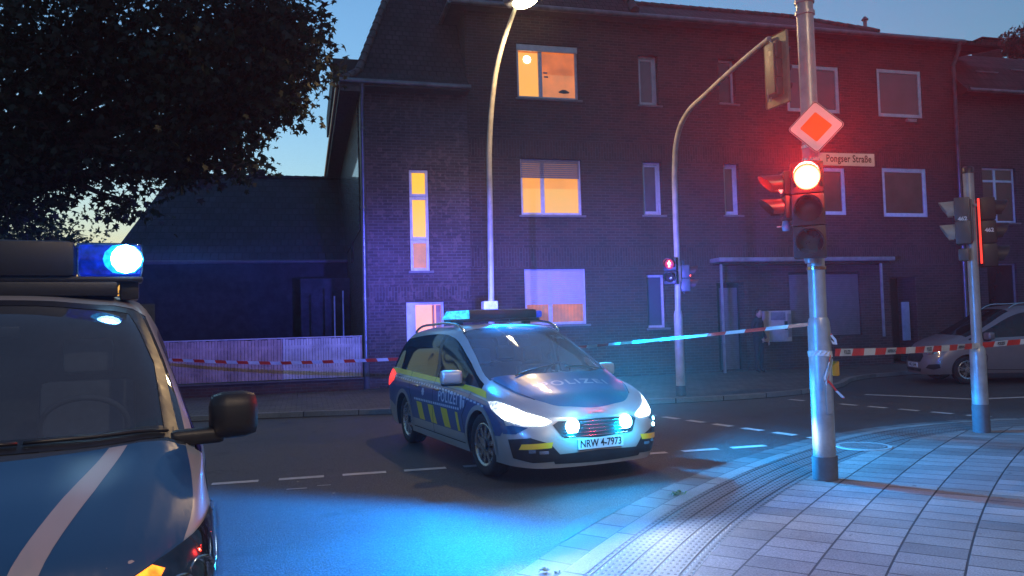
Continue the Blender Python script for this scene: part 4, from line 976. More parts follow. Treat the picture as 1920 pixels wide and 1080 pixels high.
    lb.bbox(X0, X1, -.40, .60, 1.735, 1.86, .03); lb.bbox(X0+.03, X1-.03, -.66, .66, 1.70, 1.745, .012); b = lb.build('light_bar', M['black'], t, True, 45)
    for y in (-.5, .5): MB().bbox(-1.80, -1.70, y-.05, y+.05, 1.63, 1.71, .01).build('bar_foot', M['black'], b, True)
    for sg in (-1,):
        ll = MB(); ll.add([(X0, -.402, 1.745), (X1, -.402, 1.745), (X1-.01, -.402, 1.86), (X0+.01, -.402, 1.86), (X0+.05, -.70, 1.745), (X1-.06, -.70, 1.745), (X1-.08, -.64, 1.85), (X0+.07, -.64, 1.85)],
                          [(0, 1, 2, 3), (7, 6, 5, 4), (0, 4, 5, 1), (1, 5, 6, 2), (2, 6, 7, 3), (3, 7, 4, 0)])
        ll.build('blue_lens', M['blue_lens_on'], b)
    MB().bbox(X0+.02, X1-.02, .602, .70, 1.745, 1.84, .03).build('blue_lens', M['blue_lens'], b, True, 45)
    MB().bbox(X0+.06, X1-.06, -.30, .50, 1.862, 1.868, .002).build('bar_top', M['sill'], b)
    MB().tube([(-1.22, .05, 1.635), (-1.24, .05, 1.66)], .022, 10).build('aerial', M['black'], t, True)
    MB().tube([(-1.24, .05, 1.655), (-1.32, .05, 1.72)], .005, 6).build('aerial', M['black'], t, True)
    # cabin
    for (x, y) in ((-1.15, .37), (-1.15, -.37), (-2.1, .4), (-2.1, -.4)): seat(t, x, y, .52)
    MB().bbox(-.55, .05, -.80, .80, .70, 1.0, .06).build('dashboard', M['black'], t, True)
    T = Matrix.Translation((-.62, .37, 1.02)) @ Matrix.Rotation(R(-62), 4, 'Y')
    MB().lathe([(.18+.016*math.cos(a), .016*math.sin(a)) for a in [2*math.pi*k/8 for k in range(8)]], 'z', 28, M=T, closed=True).build('steering_wheel', M['black'], t, True)
    MB().bbox(-.95, -.92, -.10, .14, 1.47, 1.53, .01).build('rear_view_mirror', M['black'], t, True)
    # ---- its lights
    def lamp(name, loc, typ, energy, col, size=.05, aim=None, spot=60, blend=.5, parent=t):
        l = bpy.data.lights.new(name, typ); l.energy = energy; l.color = col
        if typ in ('POINT', 'SPOT'): l.shadow_soft_size = size
        if typ == 'SPOT': l.spot_size = R(spot); l.spot_blend = blend
        o = bpy.data.objects.new(name, l); COL.objects.link(o); o.parent = parent; o.location = loc
        if aim: o.rotation_euler = Vector(aim).to_track_quat('-Z', 'Y').to_euler()
        return o
    for sg in (1, -1):
        o = lamp('headlamp_beam', (.95, sg*.72, .68), 'SPOT', 150, (.90, .96, 1), .04, (1, -sg*.05, -.17), 140, .25); o.scale = (1, .065, 1)
    for (y, z) in ((-.30, .60), (.34, .60)):
        # flasher behind the grille
        h = bvh.ray_cast(Vector((FX, y, z)), Vector(D), 3)[0]
        MB().lathe([(.078, 0), (.07, .02), (.04, .036), (0, .04)], 'x', 20, M=Matrix.Translation(h+Vector((.004, 0, 0)))).build('blue_flasher', M['blue_flash'], t, True)
        lamp('flasher_light', h+Vector((.10, 0, 0)), 'SPOT', 42, (.0, .34, 1), .03, (1, 0, .02), 168, .5)
        lamp('flasher_light', h+Vector((.10, 0, .02)), 'SPOT', 5200, (.0, .45, 1), .03, (1, -.25, .80), 76, .8)
        lamp('flasher_light', h+Vector((.16, 0, -.02)), 'POINT', 10, (.0, .45, 1), .04)
    for (x, y, z) in ((.62, -.875, .56), (.66, .86, .575), (.72, .82, .52)):
        MB().lathe([(.022, 0), (.014, .012), (0, .015)], 'x', 14, M=Matrix.Translation((x+.03, y, z))@Matrix.Rotation(R(-40 if y < 0 else 40), 4, 'Z')).build('side_marker', M['blue_flash'], t, True)
    o = lamp('bar_light', (-1.47, -.1, 1.88), 'SPOT', 1500, (.0, .25, 1), .03, (1, .10, -.46), 150, .5); o.scale = (1, .075, 1)      # forward beam
    o = lamp('bar_light', (-1.55, -.70, 1.88), 'SPOT', 2300, (.0, .26, 1), .03, (1, -1.05, -.62), 140, .45); o.scale = (1, .11, 1)
    o = lamp('bar_light', (-1.56, .55, 1.93), 'SPOT', 3800, (.0, .36, 1), .05, (1, .80, -.47), 104, .6); o.scale = (1, .13, 1)      # beam to its left
    #      # beam towards its right
    lamp('headlamp_beam', (.98, -.62, .72), 'SPOT', 1200, (.70, .88, 1), .04, (1, -.25, .80), 76, .8)
    o = lamp('bar_light', (-1.50, .72, 1.88), 'SPOT', 2900, (.0, .36, 1), .05, (.95, .9, -.86), 112, 1); o.scale = (1, .19, 1)
    o = lamp('bar_light', (-1.98, .1, 1.86), 'SPOT', 6500, (.07, .10, 1), .05, (-1, .25, .10), 165, .9); o.scale = (1, .11, 1)          # rear beam on the house
    return t, bvh
PC, PCB = police_car()

# ---------------------------------------------------------------- the police van, close on the left
VN = [
 [(-3.96, 0, .40)]+[(-3.96, 0, z) for z in (.40, .60, .85, 1.10, 1.18)]+[(-3.90, 0, 1.70), (-3.86, 0, 1.86), (-3.84, 0, 1.93), (-3.84, 0, 1.95)],
 [(-3.90, 0, .36), (-3.90, .80, .36), (-3.92, .86, .58), (-3.92, .87, .85), (-3.91, .86, 1.10), (-3.90, .83, 1.18), (-3.84, .72, 1.70), (-3.80, .66, 1.86), (-3.80, .35, 1.93), (-3.80, 0, 1.95)],
 [(-3.6, 0, .33), (-3.6, .90, .33), (-3.6, .945, .55), (-3.6, .95, .85), (-3.6, .945, 1.10), (-3.6, .92, 1.18), (-3.6, .80, 1.72), (-3.6, .70, 1.88), (-3.6, .36, 1.955), (-3.6, 0, 1.97)],
 [(-2.2, 0, .32), (-2.2, .91, .32), (-2.2, .95, .55), (-2.2, .955, .85), (-2.2, .95, 1.10), (-2.2, .925, 1.18), (-2.2, .80, 1.72), (-2.2, .70, 1.88), (-2.2, .36, 1.955), (-2.2, 0, 1.97)],
 [(-1.15, 0, .32), (-1.15, .91, .32), (-1.15, .95, .55), (-1.15, .955, .85), (-1.15, .95, 1.10), (-1.15, .925, 1.17), (-1.15, .795, 1.71), (-1.15, .70, 1.87), (-1.15, .36, 1.945), (-1.15, 0, 1.96)],
 [(-.72, 0, .32), (-.72, .91, .32), (-.72, .95, .55), (-.72, .955, .85), (-.72, .945, 1.10), (-.72, .92, 1.16), (-.76, .775, 1.67), (-.73, .71, 1.79), (-.62, .37, 1.865), (-.58, 0, 1.88)],
 [(-.25, 0, .32), (-.25, .91, .32), (-.25, .95, .55), (-.25, .955, .85), (-.25, .94, 1.08), (-.25, .91, 1.14), (-.30, .82, 1.40), (-.27, .775, 1.48), (-.10, .41, 1.535), (-.04, 0, 1.545)],
 [(.20, 0, .32), (.20, .90, .32), (.20, .94, .55), (.20, .95, .85), (.20, .925, 1.04), (.20, .895, 1.09), (.20, .865, 1.115), (.23, .825, 1.14), (.42, .44, 1.185), (.49, 0, 1.195)],
 [(.50, 0, .30), (.50, .89, .30), (.50, .93, .52), (.50, .93, .80), (.50, .905, .955), (.50, .865, 1.015), (.52, .82, 1.035), (.55, .77, 1.05), (.70, .42, 1.09), (.76, 0, 1.10)],
 [(.72, 0, .28), (.72, .83, .28), (.76, .87, .50), (.75, .87, .74), (.72, .85, .86), (.73, .80, .915), (.76, .74, .93), (.80, .67, .94), (.90, .37, .965), (.94, 0, .975)],
 [(.86, 0, .26), (.86, .66, .26), (.91, .70, .46), (.90, .70, .68), (.88, .68, .78), (.88, .63, .82), (.90, .56, .83), (.92, .48, .84), (.965, .28, .86), (.98, 0, .865)],
 [(.96, 0, .26)]+[(x, 0, z) for x, z in ((.96, .26), (1.0, .46), (1.0, .68), (.99, .78), (.985, .81), (.985, .825), (.985, .835), (.985, .845), (.985, .85))],
]
def vt(p):
    x, y, z = p
    if x > .3:
        q = (x-.3)/.66; x2 = .3+(x-.3)*1.46
        if z > .6: z -= .12*min(1, q)**1.1*min(1, (z-.6)/.15)
        x = x2
    if 1.2 < z < 2.0: z = 1.2+(z-1.2)*.955
    if -.5 < x < .35 and z > 1.05 and y: y += math.copysign(.025, y)
    return (x, y, z)
VN = [[vt(p) for p in s_] for s_ in VN]
def vn_zone(i, j):
    if j == 5 and 2 <= i <= 6: return 'side_window' if i != 4 else 'door_pillar'
    if j >= 7 and 5 <= i <= 6: return 'windscreen'
    if j == 5 and i <= 1: return 'rear_window'
    return 'body'
def police_van():
    th = VAN_TH; hv = R0*math.cos(th)+F0*math.sin(th); pos = rz(*VAN_POS, VAN_Z)
    t = thing('police_van', 'silver and blue police van with roof light bar standing close on the left', 'police van', pos, math.atan2(hv.y, hv.x))
    mats = {'body': M['silver_van'], 'windscreen': M['glass_van'], 'side_window_l': M['glass_dark'], 'side_window_r': M['glass_dark'], 'rear_window': M['glass_dark'], 'door_pillar': M['black'], 'wheel_well': M['dark']}
    wr = .345
    bvh, parts = car_shell('police_van', t, VN, vn_zone, mats, M['silver_van'], [(0, .93), (0, -.93), (-3.0, .93), (-3.0, -.93)], wr)
    for (x, y) in ((0, .80), (0, -.80), (-3.0, .80), (-3.0, -.80)): wheel(t, x, y, wr, .225, 5, .22)
    # black windscreen surround
    for sg in (1, -1):
        D = (-.75, 0, -.66)
        def sp(i, q, ins):
            pass
        ed = [(.215, .80, 1.152), (-.02, .775, 1.33), (-.27, .752, 1.493), (-.52, .715, 1.66), (-.71, .675, 1.80)]
        ind = [(-.66, .60, 1.815), (-.50, .65, 1.66), (-.26, .69, 1.493), (.0, .71, 1.33), (.20, .72, 1.185), (.25, .70, 1.17)]
        add_decal(bvh, 'windscreen_seal', [vt((x, sg*y, z)) for x, y, z in ed+ind], (-.7, -sg*.35, -.6), M['black'], t, .003, .06)
    # cowl strip under the screen
    cw = MB(); A = []; B = []
    for k in range(25):
        y = -.80+1.6*k/24; q = 1-abs(y/.80)**2.2
        for L_, x in ((A, .235+.27*q), (B, .155+.26*q)):
            h = bvh.ray_cast(Vector((x, y, 3)), Vector((0, 0, -1)), 4); L_.append(h[0]+h[1]*.004 if h[0] else None)
    for k in range(24): cw.quad(A[k], A[k+1], B[k+1], B[k])
    cw.build('cowl', M['black'], t, True)
    tb = MB(); A = []; B = []
    for k in range(21):
        y = -.68+1.36*k/20; q = 1-abs(y/.70)**2
        for L_, x in ((A, -.69+.10*q), (B, -.62+.10*q)):
            h = bvh.ray_cast(Vector((x, y, 3)), Vector((0, 0, -1)), 4); L_.append(h[0]+h[1]*.004 if h[0] else None)
    for k in range(20): tb.quad(A[k], A[k+1], B[k+1], B[k])
    tb.build('screen_top_band', M['black'], t, True)
    # bonnet: blue foil with pale stripes
    def inb(y): return y
    bx = lambda x: x if x < .3 else .3+(x-.3)*1.17
    bp = [(.245, -.845), (.45, -.85), (.72, -.82), (.92, -.73), (1.03, -.57), (1.10, -.28), (1.12, 0), (1.10, .28), (1.03, .57), (.92, .73), (.72, .82), (.45, .85), (.245, .845), (.36, .62), (.45, .40), (.50, .2), (.515, 0), (.50, -.2), (.45, -.40), (.36, -.62)]
    sp_ = spline([Vector((x, y, 0)) for x, y in bp]+[Vector((bp[0][0], bp[0][1], 0))], 4, (12, 19)); bp = [(p_.x, p_.y) for p_ in sp_[:-1]]
    add_decal(bvh, 'bonnet_panel', [(bx(x), y, 2.5) for x, y in bp], (0, 0, -1), M['blue_foil_van'], t, .0035, .05)
    for sg in (1, -1):
        add_decal(bvh, 'bonnet_stripe', [(bx(x), sg*y, 2.5) for x, y in ((.405, .53), (.375, .60), (.70, .48), (1.08, .31), (1.10, .215), (.72, .39))], (0, 0, -1), M['stripe_foil'], t, .006, .05)
        hp = [(.48, .93, .95), (.66, .86, .945), (.80, .70, .925), (.90, .50, .885), (.90, .52, .76), (.84, .72, .72), (.74, .86, .73), (.58, .93, .78)]
        dd = (-1, -sg*.7, 0)
        add_decal(bvh, 'headlight', [vt((x, sg*y, z)) for x, y, z in hp], dd, M['lamp_dark'], t, .006, .04)
        o = add_decal(bvh, 'headlight_glass', [vt((x, sg*y, z)) for x, y, z in hp], dd, M['headglass'], t, .03, .04)
        ap = [(.825, .67, .918), (.90, .50, .880), (.905, .48, .80), (.87, .62, .81), (.81, .71, .89)]
        add_decal(bvh, 'indicator', [vt((x, sg*y, z)) for x, y, z in ap], dd, M['amber_on'] if sg > 0 else M['lamp_dark'], t, .018, .03, label='lit orange indicator' if sg > 0 else None)
        for (cx, cy, cz) in ((1.05, .76, .73), (.93, .83, .76)):
            h = bvh.ray_cast(Vector((cx+.5, sg*(cy+.35), cz)), Vector(dd).normalized(), 3)[0]
            if h: MB().lathe([(.05, 0), (.055, .02), (.03, -.01), (0, -.012)], 'x', 18, M=Matrix.Translation(h)@Matrix.Rotation(R(sg*35), 4, 'Z')).build('lamp_reflector', M['chrome'], t, True)
        # mirror
        T = Matrix.Translation((.14, sg*1.07, 1.25)) @ Matrix.Rotation(R(sg*8), 4, 'Z')
        mm = MB(); mm.bbox(-.07, .08, -.115, .115, -.105, .12, .068, M=T); o = mm.build('side_mirror', M['black_van'], t, True, 70)
        ar = MB(); ar.bbox(-.05, .05, *( (-.30, -.05) if sg > 0 else (.05, .30)), -.12, -.045, .025, M=T); ar.build('mirror_arm', M['black_van'], o, True, 70)
        MB().quad(*[T@Vector(p) for p in ((-.062, -.09, -.09), (-.062, .10, -.09), (-.062, .10, .10), (-.062, -.09, .10))]).build('mirror_glass', M['chrome'], o)
        # side: blue band, handle, side marker, door seam
        Y = 1.3*sg
        add_decal(bvh, 'blue_side_panel', [(-3.7, Y, .62), (-3.7, Y, 1.04), (.15, Y, 1.0), (.15, Y, .80), (-.2, Y, .80), (-.5, Y, .62)], (0, -sg, 0), M['blue_foil_van'], t, .0035, .1)
        for hx in (-.92,):
            h = bvh.ray_cast(Vector((hx, Y, 1.0)), Vector((0, -sg, 0)), 2)[0]; MB().bbox(hx-.1, hx+.1, min(h.y, h.y+sg*.04), max(h.y, h.y+sg*.04), .97, 1.01, .015).build('door_handle', M['black'], t, True, 50)
        h = bvh.ray_cast(Vector((.30, Y, .86)), Vector((0, -sg, 0)), 2)[0]; MB().bbox(.26, .34, min(h.y, h.y+sg*.015), max(h.y, h.y+sg*.015), .845, .88, .006).build('side_repeater', M['headglass'], t, True, 50)
    # wipers
    for y0 in (-.35, .22):
        w_ = []
        for k in range(9):
            q = k/8; y = y0+.55*q; h = bvh.ray_cast(Vector((.50-.25*(y/.8)**2-.03, y, 2.5)), Vector((0, 0, -1)), 3)[0]; w_.append(h+Vector((0, 0, .02)))
        MB().tube(w_, .009, 6).build('wiper', M['black'], t, True)
    # roof light bar
    lb = MB(); X0, X1 = -1.02, -.70
    lb.bbox(X0, X1, -.36, .36, 1.985, 2.185, .035); lb.bbox(X0+.03, X1-.03, -.70, .70, 1.96, 1.99, .012); b = lb.build('light_bar', M['black_van'], t, True, 45)
    MB().bbox(X0+.02, X1-.02, -.64, .57, 1.88, 1.962, .02).build('bar_fairing', M['black_van'], b, True, 45)
    for sg in (1, -1):
        ls = MB(); ls.bbox(X0+.01, X1-.01, *((.362, .70) if sg > 0 else (-.70, -.362)), 1.99, 2.18, .035); ls.build('blue_lens', M['lens_clear'] if sg > 0 else M['blue_lens'], b, True, 50)
        if sg > 0:
            rf_ = MB(); rf_.bbox(X0+.05, X1-.05, .375, .69, 2.0, 2.17, .02); rf_.build('lens_reflector', M['bar_lens'], b, True, 50)
            hl = MB(); hl.lathe([(0, -.09), (.055, -.08), (.09, -.04), (.10, 0), (.09, .04), (.055, .08), (0, .09)], 'z', 24, M=Matrix.Translation((-.745, .60, 2.088))@Matrix.Diagonal((.35, 1.05, .95, 1))); hl.build('flash_glow', M['flash_rim'], b, True)
        MB().bbox(X0+.08, X1-.08, *((.58, .68) if sg > 0 else (-.68, -.58)), 1.86, 1.965, .015).build('bar_foot', M['black_van'], b, True, 50)
    MB().lathe([(0, -.066), (.035, -.055), (.06, -.028), (.068, 0), (.06, .028), (.035, .055), (0, .066)], 'z', 20, M=Matrix.Translation((-.725, .612, 2.088))@Matrix.Diagonal((.3, 1.22, 1.25, 1))).build('flash_bulb', M['blue_flash_hot'], b, True)
    # cabin
    for y in (-.45, .42): seat(t, -.75, y, .80)
    MB().bbox(-.15, .40, -.80, .80, .85, 1.12, .06).build('dashboard', M['black'], t, True)
    T = Matrix.Translation((-.20, .42, 1.22)) @ Matrix.Rotation(R(-50), 4, 'Y')
    MB().lathe([(.19+.014*math.cos(a), .014*math.sin(a)) for a in [2*math.pi*k/8 for k in range(8)]], 'z', 32, M=T, closed=True).build('steering_wheel', M['seat'], t, True)
    MB().bbox(-.56, -.53, -.12, .12, 1.66, 1.72, .01).build('rear_view_mirror', M['black'], t, True)
    MB().box(-.52, -.50, -.74, .74, .9, 1.15).build('partition', M['seat'], t) if False else None
    MB().box(-1.25, -1.22, -.78, .78, .5, 1.85).build('partition', mat('van_partition', (.025, .035, .055), .8), t)
    MB().bbox(-.60, -.10, .775, .80, 1.12, 1.55, .01).build('door_trim', mat('door_trim', (.28, .20, .15), .7), t) if False else None
    for (loc, aim, e, c, ss) in (((-1.10, .62, 2.12), (-.73, .68, .08), 8000, (.17, .13, 1), .2), ((-.84, .78, 2.10), (-.2, 1, -.12), 1500, (.02, .25, 1), .12), ((-.66, .60, 2.10), (1, .2, -.12), 500, (.02, .25, 1), .05)):
        l = bpy.data.lights.new('bar_light', 'SPOT'); l.energy = e; l.color = c; l.shadow_soft_size = .05; l.spot_size = R(74 if e > 5000 else 155); l.spot_blend = .9
        o = bpy.data.objects.new('bar_light', l); COL.objects.link(o); o.parent = t; o.location = loc; o.rotation_euler = Vector(aim).to_track_quat('-Z', 'Y').to_euler(); o.scale = (1, ss, 1)
    return t
VAN_TH, VAN_POS, VAN_Z, VAN_BLUE = -1.104, (-2.40, 3.53), -.06, 160
M['glass_van'] = glass('van_glass', (.55, .62, .7), .95, .03, .055)
M['blue_foil_van'] = paint('van_blue_foil', (.015, .07, .18), .32, 0, .4)
M['black_van'] = mat('textured_black_plastic', (.014, .014, .016), .45, bmp=.15, nscale=30)
M['lamp_dark'] = mat('lamp_inside', (.10, .10, .11), .12, .8, var=.6, nscale=20)
M['bar_lens'] = emis('bar_lens', (.01, .10, .9), .8, base=(.01, .06, .4), var=.7, nscale=22)
M['blue_flash_hot'] = emis('flash_bulb', (.60, .92, 1), 30)
M['flash_rim'] = emis('flash_rim', (.02, .60, .95), 2.2, var=.5, nscale=40); M['lens_clear'] = glass('lens_clear', (.35, .6, 1), .8)
M['bar_lens'] = emis('bar_lens', (.01, .05, .8), .45, base=(.01, .05, .3), var=.8, nscale=22)
PV = police_van()

# ---------------------------------------------------------------- parked car on the right
CO = [
 [(-3.36, 0, .34)]+[(-3.36, 0, z) for z in (.34, .50, .80, 1.0, 1.08)]+[(-3.30, 0, 1.55), (-3.26, 0, 1.66), (-3.26, 0, 1.70), (-3.26, 0, 1.71)],
 [(-3.30, 0, .30), (-3.30, .78, .30), (-3.32, .82, .48), (-3.32, .83, .78), (-3.30, .82, 1.0), (-3.29, .79, 1.08), (-3.22, .66, 1.54), (-3.18, .58, 1.66), (-3.18, .3, 1.70), (-3.18, 0, 1.71)],
 [(-3.0, 0, .26), (-3.0, .85, .26), (-3.0, .875, .45), (-3.0, .88, .75), (-3.0, .87, .98), (-3.0, .84, 1.07), (-3.0, .70, 1.56), (-3.0, .62, 1.68), (-3.0, .32, 1.72), (-3.0, 0, 1.73)],
 [(-1.9, 0, .24), (-1.9, .86, .24), (-1.9, .88, .45), (-1.9, .89, .75), (-1.9, .87, .96), (-1.9, .845, 1.05), (-1.9, .715, 1.57), (-1.9, .63, 1.69), (-1.9, .32, 1.73), (-1.9, 0, 1.74)],
 [(-1.30, 0, .24), (-1.30, .86, .24), (-1.30, .88, .45), (-1.30, .89, .75), (-1.30, .87, .95), (-1.30, .845, 1.035), (-1.30, .72, 1.56), (-1.30, .635, 1.675), (-1.30, .32, 1.72), (-1.30, 0, 1.73)],
 [(-1.24, 0, .24), (-1.24, .86, .24), (-1.24, .88, .45), (-1.24, .89, .75), (-1.24, .87, .95), (-1.24, .845, 1.035), (-1.24, .72, 1.555), (-1.24, .635, 1.67), (-1.24, .32, 1.715), (-1.24, 0, 1.725)],
 [(-.95, 0, .24), (-.95, .86, .24), (-.95, .88, .45), (-.95, .885, .75), (-.95, .87, .94), (-.95, .845, 1.025), (-1.02, .73, 1.49), (-.98, .66, 1.59), (-.86, .34, 1.65), (-.82, 0, 1.66)],
 [(-.50, 0, .24), (-.50, .855, .24), (-.50, .88, .45), (-.50, .88, .75), (-.50, .865, .93), (-.50, .84, 1.01), (-.56, .775, 1.25), (-.52, .72, 1.32), (-.36, .38, 1.37), (-.30, 0, 1.38)],
 [(-.05, 0, .24), (-.05, .85, .24), (-.05, .875, .45), (-.05, .875, .72), (-.05, .855, .90), (-.05, .825, .97), (-.05, .80, 1.0), (-.02, .75, 1.04), (.15, .40, 1.09), (.20, 0, 1.10)],
 [(.35, 0, .23), (.35, .83, .23), (.35, .86, .42), (.35, .865, .65), (.33, .84, .80), (.34, .79, .88), (.35, .73, .92), (.38, .66, .945), (.48, .36, .985), (.52, 0, .995)],
 [(.58, 0, .22), (.58, .74, .22), (.60, .79, .38), (.59, .80, .58), (.55, .78, .70), (.57, .72, .78), (.60, .64, .81), (.63, .55, .83), (.70, .32, .865), (.73, 0, .875)],
 [(.72, 0, .21), (.72, .58, .21), (.755, .62, .36), (.745, .62, .52), (.72, .60, .64), (.72, .54, .70), (.73, .48, .73), (.75, .42, .75), (.785, .24, .775), (.80, 0, .785)],
 [(.80, 0, .21)]+[(x, 0, z) for x, z in ((.80, .21), (.835, .36), (.83, .52), (.82, .64), (.815, .70), (.815, .73), (.815, .75), (.815, .765), (.815, .77))],
]
def co_zone(i, j):
    if j == 5 and 2 <= i <= 7: return 'side_window' if i != 4 else 'door_pillar'
    if j >= 7 and 6 <= i <= 7: return 'windscreen'
    if j == 5 and i <= 1: return 'rear_window'
    return 'body'
def parked_car():
    th = 3.032; hv = R0*math.cos(th)+F0*math.sin(th); pos = rz(10.15, 18.4)
    t = thing('parked_car', 'champagne silver high roofed car parked by the house on the right', 'car', pos, math.atan2(hv.y, hv.x))
    mats = {'body': M['silver_car'], 'windscreen': M['glass_dark'], 'side_window_l': M['glass_dark'], 'side_window_r': M['glass_dark'], 'rear_window': M['glass_dark'], 'door_pillar': M['black'], 'wheel_well': M['dark']}
    wr = .315
    bvh, parts = car_shell('parked_car', t, CO, co_zone, mats, M['silver_car'], [(0, .86), (0, -.86), (-2.49, .86), (-2.49, -.86)], wr)
    for (x, y) in ((0, .74), (0, -.74), (-2.49, .74), (-2.49, -.74)): wheel(t, x, y, wr, .20, 5, .205, twin=True)
    FX = 2; D = (-1, 0, 0)
    add_decal(bvh, 'grille', [(FX, -.46, .62), (FX, -.40, .68), (FX, .40, .68), (FX, .46, .62), (FX, .38, .49), (FX, -.38, .49)], D, M['black'], t, .006, .05)
    add_decal(bvh, 'lower_intake', [(FX, -.42, .34), (FX, .42, .34), (FX, .36, .27), (FX, -.36, .27)], D, M['black'], t, .006, .05)
    h = bvh.ray_cast(Vector((FX, 0, .41)), Vector(D), 3)[0].x
    po = MB().bbox(h+.004, h+.02, -.26, .26, .36, .47, .004).build('number_plate', M['plate'], t)
    pt_ = MB(); text_on(pt_, 'MG J 5544', .10, (h+.0215, 0, .415), (0, 1, 0), (0, 0, 1), 0, .002, 1.0, .9); pt_.build('plate_lettering', M['lettering'], po)
    for sg in (1, -1):
        dd = (-1, -sg*.75, 0)
        hp = [(.36, .84, .86), (.52, .78, .845), (.66, .60, .80), (.72, .48, .74), (.70, .52, .66), (.60, .72, .68), (.42, .84, .75)]
        add_decal(bvh, 'headlight', [(x, sg*y, z) for x, y, z in hp], dd, M['lamp_bright'], t, .006, .05)
        add_decal(bvh, 'fog_lamp_recess', [(x, sg*y, z) for x, y, z in [(.56, .79, .46), (.70, .60, .44), (.74, .52, .36), (.66, .70, .33), (.56, .80, .37)]], dd, M['black'], t, .006, .05)
        Y = 1.2*sg; gp = []
        for path in ([(-.34, Y, .34), (-.40, Y, .60), (-.22, Y, .96)], [(-1.27, Y, .30), (-1.27, Y, 1.03)], [(-1.27, Y, .30), (-.36, Y, .32)], [(-2.05, Y, .6), (-2.1, Y, 1.04)]):
            for a, b in zip(path[:-1], path[1:]):
                a, b = Vector(a), Vector(b); n = Vector((-(b-a).z, 0, (b-a).x)).normalized()*.005; gp.append([a-n, b-n, b+n, a+n])
        add_decal(bvh, 'door_seam', gp, (0, -sg, 0), M['dark'], t, .006, .1)
        for hx in (-1.1, -1.5):
            h = bvh.ray_cast(Vector((hx, Y, .88)), Vector((0, -sg, 0)), 2)[0]; MB().bbox(hx-.09, hx+.09, min(h.y, h.y+sg*.035), max(h.y, h.y+sg*.035), .865, .895, .012).build('door_handle', M['silver_car'], t, True, 50)
        T = Matrix.Translation((-.42, sg*.97, 1.05)) @ Matrix.Rotation(R(sg*10), 4, 'Z')
        o = MB().bbox(-.06, .08, -.11, .11, -.07, .09, .04, M=T).build('side_mirror', M['silver_car'], t, True, 60)
        MB().bbox(-.05, .05, *((-.2, 0) if sg > 0 else (0, .2)), -.10, -.05, .02, M=T).build('mirror_foot', M['black'], o, True, 60)
        rl = [Vector((x, sg*y, z)) for x, y, z in ((-2.9, .60, 1.70), (-2.5, .615, 1.76), (-1.6, .625, 1.765), (-1.1, .625, 1.72), (-1.0, .625, 1.65))]
        MB().tube(spline(rl, 4), .016, 8).build('roof_rail', M['chrome'], t, True, 60)
    for (x, y) in ((-1.0, .36), (-1.0, -.36)): seat(t, x, y, .55)
    MB().bbox(-.5, .0, -.74, .74, .7, 1.0, .05).build('dashboard', M['black'], t, True)
    return t
M['lamp_bright'] = mat('clear_lamp', (.55, .50, .45), .12, .85, var=.5, nscale=18, coat=.8)
parked_car()

M['visor_red'] = mat('visor_black_gloss', (.05, .02, .02), .35); M['visor_red_far'] = M['visor_red']
M['visor_pale'] = mat('visor_pale', (.30, .29, .24), .5); M['sig_olive'] = M['sig_light']; M['sig_board'] = mat('backboard_cream', (.34, .32, .18), .5)  # backboard colour includes the street lamp's yellow light
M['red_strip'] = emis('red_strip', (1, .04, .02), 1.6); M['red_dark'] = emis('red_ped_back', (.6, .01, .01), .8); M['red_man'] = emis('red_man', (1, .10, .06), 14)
M['box_white'] = mat('reflective_box', (.75, .78, .78), .3, var=.2, nscale=14); M['dry_leaf'] = mat('dry_leaf', (.30, .28, .22), .6)

# ================================================================ signals, poles, signs
def signal_head(name, label, cat, pos, rotz, n=3, r=.105, on=0, onmat='red_lamp', offmats=('lens_off', 'lens_off', 'lens_green_off'), body='sig_black', board=False, visor_m='sig_black', num=None, vis=1.0, group=None, man=False, parent=None, tilt=0, num_side=0):
    """faces local -Y; pos = centre of the head"""
    t = thing(name, label, cat, pos, rotz, group) if parent is None else None
    if parent is not None:
        t = bpy.data.objects.new(name, None); COL.objects.link(t); t.parent = parent; t.location = pos; t.rotation_euler = (0, 0, rotz); t.empty_display_size = .1
        if label: t['label'] = label
    pitch = r*2.72; H_ = n*pitch; w = r*1.32
    b = MB()
    for k in range(n):
        zc = H_/2-pitch*(k+.5); b.bbox(-w, w, -.04, .14, zc-pitch/2+.002, zc+pitch/2-.002, .02)
    b.bbox(-w*.8, w*.8, .13, .17, -H_/2+.03, H_/2-.03, .02); b.build('housing', M[body], t, True, 45)
    if board:
        MB().bbox(-w-.13, w+.13, .02, .032, -H_/2-.14, H_/2+.14, .03).build('backboard', M[board], t, True, 45)
    for k in range(n):
        zc = H_/2-pitch*(k+.5)
        m_ = M[onmat] if k == on else M[offmats[k % len(offmats)]]
        MB().lathe([(r, -.042), (r*.8, -.056), (r*.45, -.066), (0, -.070)], 'y', 28, M=Matrix.Translation((0, 0, zc))).build('lens', m_, t, True)
        if k == on and man:
            pass
        v = MB(); prof = []; N_ = 20; L0 = .17*vis
        for i in range(N_+1):
            a = R(-40+260*i/N_); c, s_ = math.cos(a), math.sin(a); dep_ = -.042-L0*(.45+.55*max(0, math.sin(a*.82+.15)) if True else 1)
            for rr in (r*1.06, r*1.12):
                v.v.append((rr*c, -.035, zc+rr*s_)); v.v.append((rr*c, dep_, zc+rr*s_*(.97)))
        for i in range(N_):
            o = i*4
            for q in ((o, o+1, o+5, o+4), (o+6, o+7, o+3, o+2), (o+1, o+3, o+7, o+5), (o, o+4, o+6, o+2)): v.f.append(q); v.m.append(0)
        v.build('visor', M[visor_m], t, True, 50)
    if num:
        x_ = MB(); sd = num_side or 1
        text_on(x_, num, r*.62, (sd*(-w-.003), .05, .02), (0, -sd, 0), (0, 0, 1), 0, .003); x_.build('numbering', M['white_foil'], t)
    return t
def facing(dx, dy): return math.atan2(dx, -dy)      # rotation so that local -Y points along (dx, dy)
